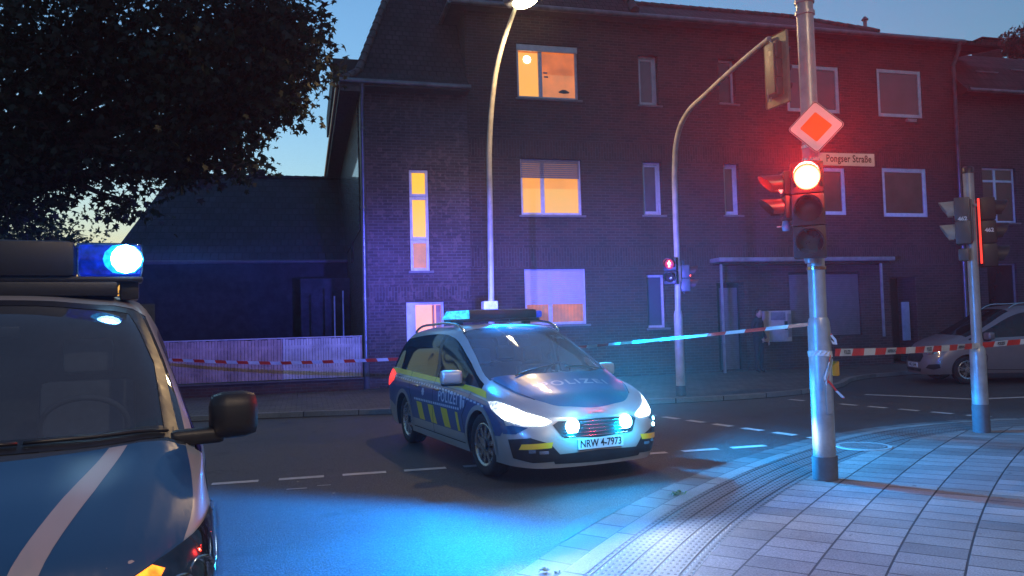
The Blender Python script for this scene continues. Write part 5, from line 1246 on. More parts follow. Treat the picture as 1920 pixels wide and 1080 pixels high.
ZP = .045
# ---- the big pole on the corner
p = gnd(1548, 898, ZP); PX, PY = p.x, p.y
pole = thing('signal_pole', 'thick grey traffic light pole standing on the paved corner', 'traffic light pole', (PX, PY, ZP))
lean = (onY(1507, 0, PY)-Vector((PX, PY, 0))); LX = lean.x/lean.z*0
MB().tube([(0, 0, 0), (0, 0, .22)], .116, 28).build('foot_sleeve', M['asph_pole'], pole, True, 50)
MB().tube([(0, 0, .20), (0, 0, 1.44), (0, 0, 1.50), (0, 0, 1.54)], [.104, .104, .098, .085], 28).build('lower_shaft', M['galv'], pole, True, 50)
MB().tube([(0, 0, 1.50), (0, 0, 6.4)], .080, 28).build('upper_shaft', M['galv'], pole, True, 50)
for z in (4.62, 4.50): MB().tube([(0, 0, z), (0, 0, z+.035)], .094, 20).build('clamp', M['galv'], pole, True, 50)
MB().bbox(-.035, .035, -.115, -.100, .62, 1.02, .01).build('service_door', M['galv'], pole, True)
for z in (3.05, 3.18, 2.00): MB().tube([(0, 0, z), (0, 0, z+.03)], .092, 20).build('clamp', M['chrome'], pole, True, 50)
toc = Vector((-PX, -PY, 0)).normalized(); rt_ = Vector((-toc.y, toc.x, 0))   # towards the camera; rt_ = to the right as seen from there
hp = Vector((PX, PY, 0)) + toc*.26 + rt_*(-.045)
za = dep(1525, 333, Vector((hp.x, hp.y, 0)).dot(F0)).z
RH = .112; pit = RH*2.72
sh = signal_head('traffic_light', 'traffic light on the big corner pole showing a bright red lamp to the viewer', 'traffic light', (hp.x, hp.y, za-pit), facing(toc.x, toc.y-.0), 3, RH, 0, 'red_core')
MB().lathe([(RH*1.02, -.044), (RH*1.06, -.046), (RH*1.06, -.03)], 'y', 28, M=Matrix.Translation((0, 0, pit))).build('glow_ring', M['red_lamp'], sh)
MB().bbox(-.03, .03, .13, .30, -.36, -.30, .01).build('bracket', M['galv'], sh, True); MB().bbox(-.03, .03, .13, .30, .30, .36, .01).build('bracket', M['galv'], sh, True)
MB().lathe([(.05, 0), (.06, .05), (.03, .09)], 'z', 16, M=Matrix.Translation((0, .06, -.50))).build('head_foot', M['galv'], sh, True, 50)
def redlight(parent, loc, e, size=.06, col=(1, .03, .02), aim=(0, -1, -.1), spot=150):
    l = bpy.data.lights.new('signal_glow', 'SPOT'); l.energy = e; l.color = col; l.shadow_soft_size = size; l.spot_size = R(spot); l.spot_blend = .8
    o = bpy.data.objects.new('signal_glow', l); COL.objects.link(o); o.parent = parent; o.location = loc; o.rotation_euler = Vector(aim).to_track_quat('-Z', 'Y').to_euler(); return o
redlight(sh, (0, -.10, pit), 7000, .08, (1, .02, .015), (0, -1, .62), 118)
l = bpy.data.lights.new('signal_glow', 'POINT'); l.energy = 48; l.color = (1, .03, .02); l.shadow_soft_size = .06; o = bpy.data.objects.new('signal_glow', l); COL.objects.link(o); o.parent = sh; o.location = (0, -.26, pit)
# side head, seen from the side, lit red visors, facing left
d_ = dep(1474, 368, Vector((PX, PY, 0)).dot(F0)-.05)
s2 = signal_head('pedestrian_light', 'red pedestrian light facing left beside the big corner pole', 'traffic light', d_, facing(-rt_.x*.95+toc.x*.25, -rt_.y*.95+toc.y*.25), 2, .085, 0, 'red_ped', vis=1.25, visor_m='visor_red')
redlight(s2, (0, -.12, .12), 14, .05)
MB().tube([(0, .10, .12), (.0, .24, .12)], .018, 8).build('bracket', M['galv'], s2, True); MB().tube([(0, .10, -.12), (.0, .24, -.12)], .018, 8).build('bracket', M['galv'], s2, True)
d_ = dep(1474, 424, Vector((PX, PY, 0)).dot(F0)-.06)
q = thing('push_button_bracket', 'small bluish fitting with a rod left of the big pole', 'bracket', d_)
MB().lathe([(0, -.05), (.035, -.045), (.04, 0), (.03, .05), (0, .055)], 'z', 14).build('cap', mat('bluish_cap', (.25, .3, .5), .4), q, True); MB().tube([(-.10, 0, -.01), (.26, .02, .03)], .007, 8).build('rod', M['galv'], q, True)
# priority road sign
sc = dep(1530, 238, hp.dot(F0)-.02); ds = thing('priority_road_sign', 'yellow and white diamond shaped road sign on the big pole', 'road sign', sc, facing(toc.x, toc.y))
def rsq(mb_, s_, y, rr, th=.004, m=0):
    pts = []
    for k in range(4):
        a = R(90*k); c = Vector((math.sin(a), 0, math.cos(a)))*(s_-rr*1.414)
        for i in range(7):
            b = a+R(-45+90*i/6); pts.append(c+Vector((math.sin(b), 0, math.cos(b)))*rr)
    n_ = len(pts); mb_.add([(p_.x, y, p_.z) for p_ in pts]+[(p_.x, y+th, p_.z) for p_ in pts], [tuple(range(n_)), tuple(range(2*n_-1, n_-1, -1))]+[(i, n_+i, n_+(i+1) % n_, (i+1) % n_) for i in range(n_)], m); return mb_
SS = .252
rsq(MB(), SS, .0, .03).build('sign_plate', M['sign_white'], ds); rsq(MB(), SS*1.015, .003, .032, .008).build('sign_edge', M['grey_metal'], ds)
rsq(MB(), SS*.985, -.0015, .028, .001).build('border_line', mat('border_dark', (.06, .05, .05), .5), ds); rsq(MB(), SS*.945, -.003, .026, .001).build('white_field', M['sign_white'], ds)
rsq(MB(), SS*.57, -.0045, .014, .001).build('yellow_field', M['sign_yellow'], ds)
MB().bbox(-.02, .02, .01, .22, -.10, -.06, .005).build('bracket', M['galv'], ds); MB().bbox(-.02, .02, .01, .22, .06, .10, .005).build('bracket', M['galv'], ds)
# street name sign
a = dep(1538, 298, hp.dot(F0)+.16); b = dep(1640, 300, hp.dot(F0)+.30)
u = Vector((b.x-a.x, b.y-a.y, 0)); L_ = u.length; u.normalize(); c = (a+b)/2
ns = thing('street_name_sign', 'pale street name sign reading Pongser Straße on the big pole', 'street sign', (c.x, c.y, c.z), math.atan2(u.y, u.x))
MB().bbox(-L_/2-.02, L_/2, 0, .012, -.062, .062, .005).build('sign_plate', mat('name_plate', (.50, .46, .42), .4), ns, True, 40)
x_ = MB(); text_on(x_, 'Pongser Straße', .098, (.012, -.0025, .004), (1, 0, 0), (0, 0, 1), 0, .0022, 1.05, .80); x_.build('lettering', M['lettering'], ns)
MB().bbox(-L_/2-.12, -L_/2+.02, .012, .03, -.03, .03, .004).build('bracket', M['galv'], ns)

# ---- pole on the right
p = gnd(1841, 810, ZP); RX, RY = p.x, p.y
rp = thing('signal_pole', 'slimmer grey signal pole with black cap at the right edge of the picture', 'traffic light pole', (RX, RY, ZP))
MB().tube([(0, 0, 0), (0, 0, .36)], .102, 24).build('foot_sleeve', M['asph_pole'], rp, True, 50)
MB().tube([(0, 0, .34), (0, 0, 1.02), (0, 0, 1.07), (0, 0, 1.11)], [.095, .095, .088, .068], 24).build('lower_shaft', M['galv'], rp, True, 50)
MB().tube([(0, 0, 1.05), (0, 0, 3.38)], .064, 24).build('upper_shaft', M['galv'], rp, True, 50)
MB().tube([(0, 0, 3.37), (0, 0, 3.44), (0, 0, 3.46)], [.072, .072, .05], 24).build('pole_cap', M['black'], rp, True, 50)
DRP = Vector((RX, RY, 0)).dot(F0); toc2 = Vector((-RX, -RY, 0)).normalized(); rt2 = Vector((-toc2.y, toc2.x, 0))
d_ = dep(1797, 416, DRP+.0)
s3 = signal_head('pedestrian_light', 'grey two lamp signal numbered 462 seen from its side, facing left', 'traffic light', d_, facing(-rt2.x, -rt2.y), 2, .112, -1, body='sig_green', visor_m='visor_pale', num='462', num_side=-1, vis=1.05)
MB().tube([(0, .15, .2), (0, .22, .2)], .02, 8).build('bracket', M['galv'], s3, True)
MB().bbox(-.04, .10, -.02, .10, -.52, -.36, .02).build('button_box', M['sig_green'], s3, True, 45)
d_ = dep(1856, 436, DRP+.12)
s4 = signal_head('traffic_light', 'dark three lamp signal on the right pole with a red glowing edge', 'traffic light', d_, facing(rt2.x*.96-toc2.x*.28, rt2.y*.96-toc2.y*.28), 3, .112, 0, 'red_dim', body='sig_black', num='462', num_side=1)
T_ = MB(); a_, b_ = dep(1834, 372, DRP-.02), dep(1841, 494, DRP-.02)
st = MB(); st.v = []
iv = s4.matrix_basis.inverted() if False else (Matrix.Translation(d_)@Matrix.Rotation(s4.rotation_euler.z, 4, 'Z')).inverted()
st.tube([iv@a_, iv@b_], .013, 8); st.build('lit_edge_strip', M['red_strip'], s4, True)  # glowing strip added for red light leaking at the housing edge
# ---- mast with the curved arm
p = gnd(1277, 742, .1); MX, MY = p.x, p.y; DM = p.dot(F0)
mp = thing('signal_mast', 'pale mast with a curved arm reaching over the road by the shop', 'signal mast', (MX, MY, .1))
MB().tube([(0, 0, 0), (0, 0, .2)], .10, 20).build('foot_sleeve', M['asph_pole'], mp, True, 50)
MB().tube([(0, 0, .2), (0, 0, 1.6), (0, 0, 1.68)], [.088, .086, .07], 20).build('lower_shaft', M['lamp_pole'], mp, True, 50)
base = Vector((MX, MY, .1)); arm = []
for (px, py, D) in ((1276, 700, 0), (1270, 500, 0), (1266, 380, 0), (1265, 310, .02), (1268, 268, .15), (1276, 236, .35), (1290, 210, .65), (1320, 180, 1.2), (1370, 133, 2.1), (1420, 90, 3.0), (1442, 72, 3.4)):
    arm.append(dep(px, py, DM-D)-base)
arm = [Vector((0, 0, 1.6))]+arm[1:]
MB().tube(spline(arm, 5), [.062-.022*min(1, i/(5*(len(arm)-1))) for i in range(5*(len(arm)-1)+1)], 14).build('curved_arm', M['lamp_pole'], mp, True, 60)
MB().tube([arm[1]-ZU*.3, arm[1]+ZU*.0], .078, 14).build('joint_sleeve', M['lamp_pole'], mp, True, 60)
D_ = DM-3.4; d_ = dep(1459, 132, D_)
hd = facing(R0.x*.93+F0.x*.35, R0.y*.93+F0.y*.35)
s5 = signal_head('traffic_light', 'overhead traffic light with pale backboard hanging from the curved mast arm', 'traffic light', d_, hd, 3, .105, 0, 'red_dim', body='sig_olive', board='sig_board')
iv = (Matrix.Translation(d_)@Matrix.Rotation(hd, 4, 'Z')).inverted()
MB().tube([iv@dep(1442, 72, D_), iv@dep(1447, 82, D_), Vector((0, .16, .30))], .02, 8).build('hanger', M['lamp_pole'], s5, True)
for s_ in ((1441, 80, 1440, 192), (1446, 78, 1446, 190)): MB().tube([iv@dep(s_[0], s_[1], D_), iv@dep(s_[2], s_[3], D_)], .011, 8).build('hanger_rod', M['lamp_pole'], s5, True)
# pedestrian signals on the mast
d_ = dep(1257, 508, DM-.12)
tocm = Vector((-MX, -MY, 0)).normalized(); rtm = Vector((-tocm.y, tocm.x, 0))
s6 = signal_head('pedestrian_light', 'small pedestrian light with a lit red man on the far mast', 'traffic light', d_, facing(tocm.x-.25*rtm.x, tocm.y-.25*rtm.y), 2, .098, 0, 'red_dark', vis=.9)
zz = .098*1.36; mn = MB()
mn.lathe([(0, -.018), (.016, -.006), (.016, .006), (0, .018)], 'z', 12, M=Matrix.Translation((0, -.078, zz+.055))@Matrix.Diagonal((1, .3, 1, 1)))
mn.bbox(-.020, .020, -.082, -.076, zz-.012, zz+.036, .004); mn.bbox(-.034, -.022, -.082, -.076, zz-.010, zz+.034, .003); mn.bbox(.022, .034, -.082, -.076, zz-.010, zz+.034, .003); mn.bbox(-.018, -.003, -.082, -.076, zz-.066, zz-.012, .003); mn.bbox(.003, .018, -.082, -.076, zz-.066, zz-.012, .003)
mn.build('red_man', M['red_man'], s6)
redlight(s6, (0, -.12, zz), 10, .05)
d_ = dep(1290, 522, DM+.1)
s7 = signal_head('pedestrian_light', 'two lamp signal on the far mast turned right, only its visors glowing red', 'traffic light', d_, facing(rtm.x, rtm.y), 2, .098, 0, 'red_ped', body='sig_green', visor_m='visor_red_far')
MB().bbox(-.10, .10, .06, .10, -.30, .36, .02).build('backplate', M['sig_green'], s7, True)

# ---- street lamp
DL = 15.5; p = dep(921, 700, DL); LXX, LYY = p.x, p.y
sl = thing('street_lamp', 'tall street lamp with gently curved pale pole and warm lit head', 'street lamp', (LXX, LYY, .1))
base = Vector((LXX, LYY, .1)); pth = [Vector((0, 0, 0))]
pth += [dep(px, py, DL-D)-base for (px, py, D) in ((921, 560, 0), (919, 400, 0), (918, 260, 0), (922, 200, .05), (931, 130, .15), (945, 75, .3), (958, 38, .5), (966, 16, .65))]
MB().tube(spline(pth, 5), [.062-.022*min(1, i/(5*(len(pth)-1))) for i in range(5*(len(pth)-1)+1)], 14).build('pole', M['lamp_pole'], sl, True, 60)
MB().tube([(0, 0, 0), (0, 0, .9)], .085, 16).build('pole_foot', M['lamp_pole'], sl, True, 60)
zt = dep(921, 565, DL).z-.1; zb = dep(921, 588, DL).z-.1
MB().bbox(-.14, .14, -.13, .13, zb+.08, zt, .01).build('junction_box', M['box_white'], sl, True, 45); MB().bbox(-.19, .19, -.16, .16, zb-.02, zb+.075, .01).build('box_collar', M['box_white'], sl, True, 45)
hc = dep(974, 2, DL-.9)-base
T = Matrix.Translation(hc+Vector((.10, -.10, .03)))@Matrix.Rotation(R(-35), 4, 'Z')@Matrix.Rotation(R(-12), 4, 'Y')
MB().bbox(-.42, .38, -.15, .15, -.02, .12, .05, M=T).build('lamp_head', M['grey_metal'], sl, True, 60)
MB().lathe([(0, -.15), (.10, -.14), (.16, -.10), (.19, -.04), (.19, 0)], 'z', 24, M=T@Matrix.Translation((-.02, 0, -.02))@Matrix.Diagonal((1.35, .72, 1, 1))).build('lamp_glass', M['lamp_warm'], sl, True)
l = bpy.data.lights.new('lamp_light', 'SPOT'); l.energy = 480; l.color = (1, .64, .30); l.shadow_soft_size = .12; l.spot_size = R(172); l.spot_blend = .35
o = bpy.data.objects.new('lamp_light', l); COL.objects.link(o); o.parent = sl; o.location = hc+Vector((.1, -.1, -.22))

# ---- added street lamp, unseen behind the viewer, for warm light on pavement and car
q_ = rz(5.2, -2.2); s8 = thing('street_lamp', 'second street lamp standing on the near pavement outside the picture', 'street lamp', (q_.x, q_.y, .04), R(120))
MB().tube(spline([Vector(p) for p in ((0, 0, 0), (0, 0, 3), (0, 0, 6), (.1, 0, 7), (.5, 0, 7.8), (.9, 0, 8.1))], 5), [.075-.03*i/25 for i in range(26)], 14).build('pole', M['lamp_pole'], s8, True, 60)
MB().bbox(.7, 1.5, -.15, .15, 8.05, 8.18, .05).build('lamp_head', M['grey_metal'], s8, True, 60)
MB().lathe([(0, -.12), (.10, -.11), (.18, -.05), (.19, 0)], 'z', 24, M=Matrix.Translation((1.12, 0, 8.05))@Matrix.Diagonal((1.35, .72, 1, 1))).build('lamp_glass', M['lamp_warm'], s8, True)
l = bpy.data.lights.new('lamp_light', 'SPOT'); l.energy = 1300; l.color = (1, .72, .46); l.shadow_soft_size = .12; l.spot_size = R(160); l.spot_blend = .4
o = bpy.data.objects.new('lamp_light', l); COL.objects.link(o); o.parent = s8; o.location = (1.12, 0, 7.85)
# ---- barrier tape
def tape(name, label, pts, sag, w=.066, phase=0.0, text=False, pair=(.26, .26), twist=0.0, group='red and white barrier tape'):
    """ribbon through 3D points, hanging between them"""
    P_ = []
    for (a, b), sg_ in zip(zip(pts[:-1], pts[1:]), sag):
        a, b = Vector(a), Vector(b); n = max(6, int((b-a).length/.05))
        for i in range(n): q = i/n; P_.append(a.lerp(b, q)-ZU*sg_*4*q*(1-q))
    P_.append(Vector(pts[-1]))
    s_ = [0]
    for i in range(1, len(P_)): s_.append(s_[-1]+(P_[i]-P_[i-1]).length)
    tot = s_[-1]; per = pair[0]+pair[1]
    def at(x):
        x = max(0, min(tot, x)); lo = 0
        import bisect
        i = min(max(1, bisect.bisect_left(s_, x)), len(P_)-1); q = (x-s_[i-1])/max(1e-9, s_[i]-s_[i-1]); return P_[i-1].lerp(P_[i], q)
    x = -phase; k = 0; mbt = MB(); rb = MB(); brk = [(0.0, None)]; sk = .018
    def upv(x): return twist*math.sin(x*1.7)+.10*math.sin(x*6.1)
    def sect(xx0):
        out = []
        for sgn in (-1, 1):
            xx = xx0+sk*sgn; p_ = at(xx); t_ = (at(xx+.02)-at(xx-.02)).normalized(); h_ = t_.cross(ZU).normalized(); an = upv(xx); out.append(p_+(ZU*math.cos(an)+h_*math.sin(an))*w/2*sgn)
        return out
    stops = []
    while x < tot:
        for (u0, u1, m_) in ((x, x+pair[0], 0), (x+pair[0], x+per, 1)):
            u0, u1 = max(0, u0), min(tot, u1)
            if u1 <= u0+.004: continue
            n = max(1, int((u1-u0)/.045)); stops += [(u0+(u1-u0)*(i+1)/n, m_) for i in range(n)]
        a1, a2 = min(tot, x+pair[0]), min(tot, x+per)
        if text and k % 2 == 0 and 0 < a1 < tot-.3:
            c_ = at((a1+a2)/2); t_ = (at((a1+a2)/2+.1)-at((a1+a2)/2-.1)).normalized(); n_ = t_.cross(ZU).normalized()
            if (CAM-c_).dot(n_) < 0: n_ = -n_
            text_on(mbt, 'POLIZEI' if k % 4 == 0 else 'ABSPERRUNG', .052 if k % 4 == 0 else .044, c_+n_*.009, t_, ZU, 0, .0015, 1.0, .78)
        x += per; k += 1
    rb.v += [tuple(p_) for p_ in sect(0)]
    for (xx, m_) in stops:
        n0 = len(rb.v)-2; rb.v += [tuple(p_) for p_ in sect(xx)]; rb.f.append((n0, n0+2, n0+3, n0+1)); rb.m.append(m_)
    t = thing(name, label, 'barrier tape', (0, 0, 0), 0, group)
    rb.build('ribbon', [M['tape_red'], M['tape_white']], t)
    if mbt.v: mbt.build('lettering', M['lettering'], t)
    return t
pd = Vector((PX, PY, 0))
A = pd+toc*.05-rt_*.09; A.z = dep(1520, 608, A.dot(F0)).z
B = Vector((LXX, LYY, 0))+Vector((0, .09, 0)); B.z = dep(925, 664, B.dot(F0)).z
C1 = dep(520, 681, 17.2); C2 = dep(330, 675, 17.6); C3 = dep(60, 670, 18.4)
tape('barrier_tape', 'red and white tape sagging from the lamp post past the wooden fence', [B, C1, C2, C3], (.02, .01, .01), phase=.1)
tape('barrier_tape', 'red and white tape rising from behind the patrol car to the big pole', [B, A], (.02,), phase=.2, w=.036, pair=(.33, .33), twist=.3)
A2 = pd+toc*.11; A2.z = dep(1545, 663, A2.dot(F0)).z
A3 = pd+rt_*.13+toc*.03; A3.z = dep(1562, 661, A3.dot(F0)).z
B2 = Vector((RX, RY, 0))+toc2*.10; B2.z = dep(1832, 648, B2.dot(F0)).z; C4 = dep(1990, 634, DRP+.6); C5 = dep(2300, 600, DRP+2)
tape('barrier_tape', 'red and white lettered tape stretched from the big pole past the right pole', [A3, B2, C4, C5], (.015, .0, .01), phase=.14, text=True, w=.07)
# loop round the pole and loose ends
lp = []; zc = A2.z
for k in range(33): a_ = 2*math.pi*k/32; lp.append(Vector((PX+.113*math.cos(a_), PY+.113*math.sin(a_), zc+.008*math.sin(a_*2))))
tape('barrier_tape', 'white lettered tape wound round the shaft of the big pole', lp, [0]*32, phase=.0, pair=(.05, .60), w=.055, text=False)
lp = []; zt_ = dep(1535, 608, pd.dot(F0)).z
for k in range(33): a_ = 2*math.pi*k/32; lp.append(Vector((PX+.086*math.cos(a_), PY+.086*math.sin(a_), zt_)))
tape('barrier_tape', 'narrow red turn of tape tied high round the big pole', lp, [0]*32, phase=.0, pair=(.6, .05), w=.03)
DE = pd.dot(F0)-.12
e1 = [dep(px, py, DE-.02*i) for i, (px, py) in enumerate(((1558, 664), (1552, 690), (1545, 712), (1549, 722), (1556, 700), (1562, 672)))]
e2 = [dep(px, py, DE) for (px, py) in ((1550, 712), (1560, 722), (1570, 735), (1584, 748))]
e3 = [dep(px, py, DE) for (px, py) in ((1556, 625), (1561, 632), (1570, 642), (1566, 646), (1558, 640))]
tape('barrier_tape', 'knotted loose tape loop hanging from the big pole', e1, [0]*5, phase=0, pair=(.08, .25), w=.025, twist=1.2)
tape('barrier_tape', 'dangling red and white tape end below the knot on the big pole', e2, [0]*3, phase=0, pair=(.14, .09), w=.03, twist=.8)
tape('barrier_tape', 'short crumpled white tape end sticking out right of the big pole', e3, [0]*4, phase=0, pair=(.02, .25), w=.035, twist=1.0)
q = thing('waste_tag', 'yellow tag seen beside the shaft of the big pole', 'tag', dep(1567, 691, pd.dot(F0)+.12), facing(toc.x, toc.y))
MB().bbox(-.035, .035, 0, .03, -.075, .075, .02).build('tag_body', mat('yellow_tag', (.5, .26, .01), .5), q, True, 45); MB().tube([(-.035, .015, .05), (-.10, .02, .05)], .006, 6).build('tag_arm', M['galv'], q)

# ---- vending machine, person
a = onY(1441, 583, YF-.36); b = onY(1486, 640, YF-.36)
vm = thing('vending_machine', 'pale cigarette machine hanging on the dark brick wall beside the person', 'vending machine', ((a.x+b.x)/2, YF-.36, b.z)); W2 = (b.x-a.x)/2; H2 = a.z-b.z
MB().bbox(-W2, W2, .0, .358, 0, H2, .02).build('cabinet', M['cream'], vm, True, 45)
MB().bbox(-W2+.04, W2*.25, -.012, .002, .05, H2*.62, .008).build('front_panel', mat('machine_front', (.48, .44, .42), .5, var=.1), vm, True, 45)
MB().bbox(-W2+.06, W2*.45, -.015, .002, H2*.70, H2-.04, .008).build('display_strip', mat('machine_strip', (.20, .21, .24), .3), vm, True, 45)
MB().bbox(W2*.35, W2*.6, -.02, .002, H2*.38, H2*.66, .008).build('coin_slot', M['black'], vm, True, 45); MB().bbox(W2*.62, W2*.95, -.018, .002, H2*.15, H2*.9, .008).build('drawer_column', mat('machine_drawers', (.24, .24, .27), .4), vm, True, 45)
def skinned(name, verts, edges, radii, mt, parent, sub=2):
    me = bpy.data.meshes.new(name); me.from_pydata(verts, edges, []); o = bpy.data.objects.new(name, me); COL.objects.link(o)
    o.modifiers.new('s', 'SKIN'); sk = me.skin_vertices[0].data
    for i, r_ in enumerate(radii): sk[i].radius = (r_, r_) if not isinstance(r_, tuple) else r_
    sk[0].use_root = True; o.modifiers.new('u', 'SUBSURF').levels = sub; o.modifiers['u'].render_levels = sub
    bpy.context.view_layer.update(); m2 = bpy.data.meshes.new_from_object(o.evaluated_get(bpy.context.evaluated_depsgraph_get()))
    m2.materials.clear(); m2.materials.append(mt); m2.polygons.foreach_set('use_smooth', [True]*len(m2.polygons)); bpy.data.objects.remove(o)
    n = bpy.data.objects.new(name, m2); COL.objects.link(n); n.parent = parent; return n
pf_ = onY(1422, 640, YF-.95); per = thing('person', 'standing person in dark coat and trousers beside the vending machine', 'person', (pf_.x, YF-.95, .1), R(25))
V_ = [(0, 0, .93), (0, 0, 1.12), (0, .01, 1.32), (0, .01, 1.43), (0, -.01, 1.50), (0, -.02, 1.58), (0, -.025, 1.66),
      (.09, 0, .88), (.10, -.02, .50), (.10, .01, .09), (.10, -.12, .04), (-.09, 0, .88), (-.11, -.01, .50), (-.12, .02, .09), (-.13, -.11, .04),
      (.19, .01, 1.38), (.25, .03, 1.12), (.24, -.10, .92), (-.19, .01, 1.38), (-.25, .02, 1.12), (-.20, -.18, .98)]
E_ = [(0, 1), (1, 2), (2, 3), (3, 4), (4, 5), (5, 6), (0, 7), (7, 8), (8, 9), (9, 10), (0, 11), (11, 12), (12, 13), (13, 14), (3, 15), (15, 16), (16, 17), (3, 18), (18, 19), (19, 20)]
Rr = [(.17, .12), (.16, .11), (.18, .12), (.11, .09), .055, (.078, .09), (.075, .09), .095, .068, .048, .042, .095, .068, .048, .042, .068, .052, .04, .068, .052, .04]
skinned('body', V_, E_, Rr, M['cloth_dark'], per)
# face, ears, hair, hands as skin coloured pieces
MB().lathe([(0, -.115), (.045, -.10), (.070, -.05), (.078, 0), (.076, .05), (.055, .095), (0, .112)], 'z', 20, M=Matrix.Translation((0, -.045, 1.60))@Matrix.Diagonal((1.02, 1.16, 1.02, 1))).build('face', M['skin'], per, True)
MB().lathe([(0, -.02), (.012, -.01), (.009, .02), (0, .03)], 'z', 8, M=Matrix.Translation((0, -.138, 1.59))).build('nose', M['skin'], per, True)
for s_ in (1, -1):
    MB().disc((s_*.03, -.133, 1.62), .008, (0, -1, .05), 10).build('eye', M['lettering'], per); MB().bbox(s_*.078-.008, s_*.078+.008, -.06, -.03, 1.58, 1.63, .006).build('ear', M['skin'], per, True)
MB().bbox(-.022, .022, -.134, -.130, 1.538, 1.546, .001).build('mouth', mat('lips', (.25, .10, .09), .5), per)
MB().lathe([(.088, -.03), (.090, .02), (.078, .07), (.04, .105), (0, .112)], 'z', 20, M=Matrix.Translation((0, -.02, 1.625))@Matrix.Diagonal((1, 1.1, 1, 1))).build('hair', mat('hair', (.02, .015, .012), .6), per, True)
for (hx, hy, hz, s_) in ((.235, -.14, .865, 1), (-.19, -.24, .95, -1)):
    hv = [(hx, hy, hz), (hx, hy-.03, hz-.05)]; he = [(0, 1)]; hr = [.026, .030]
    for k in range(4):
        q_ = (k-1.5)*.017; i0 = len(hv); hv += [(hx+q_, hy-.04, hz-.085), (hx+q_*1.05, hy-.035, hz-.115+.006*abs(k-1.5)), (hx+q_*1.05, hy-.02, hz-.135+.008*abs(k-1.5))]; he += [(1, i0), (i0, i0+1), (i0+1, i0+2)]; hr += [.009, .008, .007]
    i0 = len(hv); hv += [(hx-s_*.035, hy-.035, hz-.045), (hx-s_*.042, hy-.05, hz-.075)]; he += [(0, i0), (i0, i0+1)]; hr += [.010, .008]
    skinned('hand', hv, he, hr, M['skin'], per, 1)

# ================================================================ trees
import numpy as np
def leaf_shape():
    o = []
    for a, r_ in ((-90, .30), (-62, .30), (-20, .78), (2, .42), (28, .98), (58, .50), (90, 1.12), (122, .50), (152, .98), (178, .42), (200, .78), (242, .30)): o.append((math.cos(R(a))*r_, math.sin(R(a))*r_, 0))
    return np.array(o)
def foliage(name, blobs, size, mt, parent, seed=1, cluster=26, cs=.32, base=(0, 0, 0)):
    """blobs: (centre Vector, radius, number of leaves, squash); leaves are gathered into sprays"""
    rng = np.random.default_rng(seed); LS = leaf_shape(); V = []; 
    for (c, r_, n, sq) in blobs:
        nc = max(1, n//cluster); d = rng.normal(size=(nc, 3)); d /= np.linalg.norm(d, axis=1)[:, None]; rad = r_*rng.random(nc)**.42
        cc = np.array(c)+d*rad[:, None]*np.array([1, 1, sq])
        ce = np.repeat(cc, cluster, axis=0); sz = np.repeat(rng.uniform(.6, 1.25, nc), cluster)
        pos = ce+np.clip(rng.normal(size=ce.shape), -1.5, 1.5)*cs*sz[:, None]*np.array([1, 1, .55]); m_ = len(pos)
        nrm = rng.normal(size=(m_, 3))*np.array([1, 1, .8])+np.array([0, 0, .55]); nrm /= np.linalg.norm(nrm, axis=1)[:, None]
        t = rng.normal(size=(m_, 3))+np.array([0, 0, -.8]); t -= nrm*(t*nrm).sum(1)[:, None]; t /= np.linalg.norm(t, axis=1)[:, None]; b = np.cross(nrm, t)
        s_ = size*rng.uniform(.55, 1.15, m_)
        L_ = LS[None, :, :]*s_[:, None, None]
        curl = -.35*(LS[None, :, 0]**2)*s_[:, None]
        V.append(pos[:, None, :]+b[:, None, :]*L_[:, :, 0:1]+t[:, None, :]*L_[:, :, 1:2]+nrm[:, None, :]*curl[:, :, None])
    V = np.concatenate(V)-np.array(base); n, k, _ = V.shape
    me = bpy.data.meshes.new(name); me.vertices.add(n*k); me.vertices.foreach_set('co', V.reshape(-1).astype('f4')); me.loops.add(n*k); me.loops.foreach_set('vertex_index', np.arange(n*k, dtype='i4'))
    me.polygons.add(n); me.polygons.foreach_set('loop_start', np.arange(0, n*k, k, dtype='i4')); me.materials.append(mt); me.update(); me.validate()
    o = bpy.data.objects.new(name, me); COL.objects.link(o); o.parent = parent; return o
def leafmat(name, c, tr=.35):
    m, nt, N, L, P = newmat(name); v = coords(nt); f = noise(nt, v, .9, 3); f2 = noise(nt, v, 9, 2)
    col = mixc(nt, maprange(nt, f, .3, .7), tuple(x*.65 for x in c), tuple(x*1.35 for x in c)); col = mixc(nt, 1, col, maprange(nt, f2, .3, .7, .75, 1.25), 'MULTIPLY')
    L.new(col, P.inputs['Base Color']); P.inputs['Roughness'].default_value = .55
    tl = N.new('ShaderNodeBsdfTranslucent'); L.new(col, tl.inputs[0]); mx = N.new('ShaderNodeMixShader'); mx.inputs[0].default_value = tr
    L.new(P.outputs[0], mx.inputs[1]); L.new(tl.outputs[0], mx.inputs[2]); L.new(mx.outputs[0], N['Material Output'].inputs[0]); return m
M['leaf'] = leafmat('maple_leaf', (.014, .026, .010), .3); M['leaf2'] = leafmat('garden_leaf', (.05, .085, .02)); M['leaf3'] = leafmat('far_leaf', (.03, .045, .025), .2)
M['bark'] = mat('bark', (.07, .055, .045), .9, var=.4, nscale=8, bmp=.6)
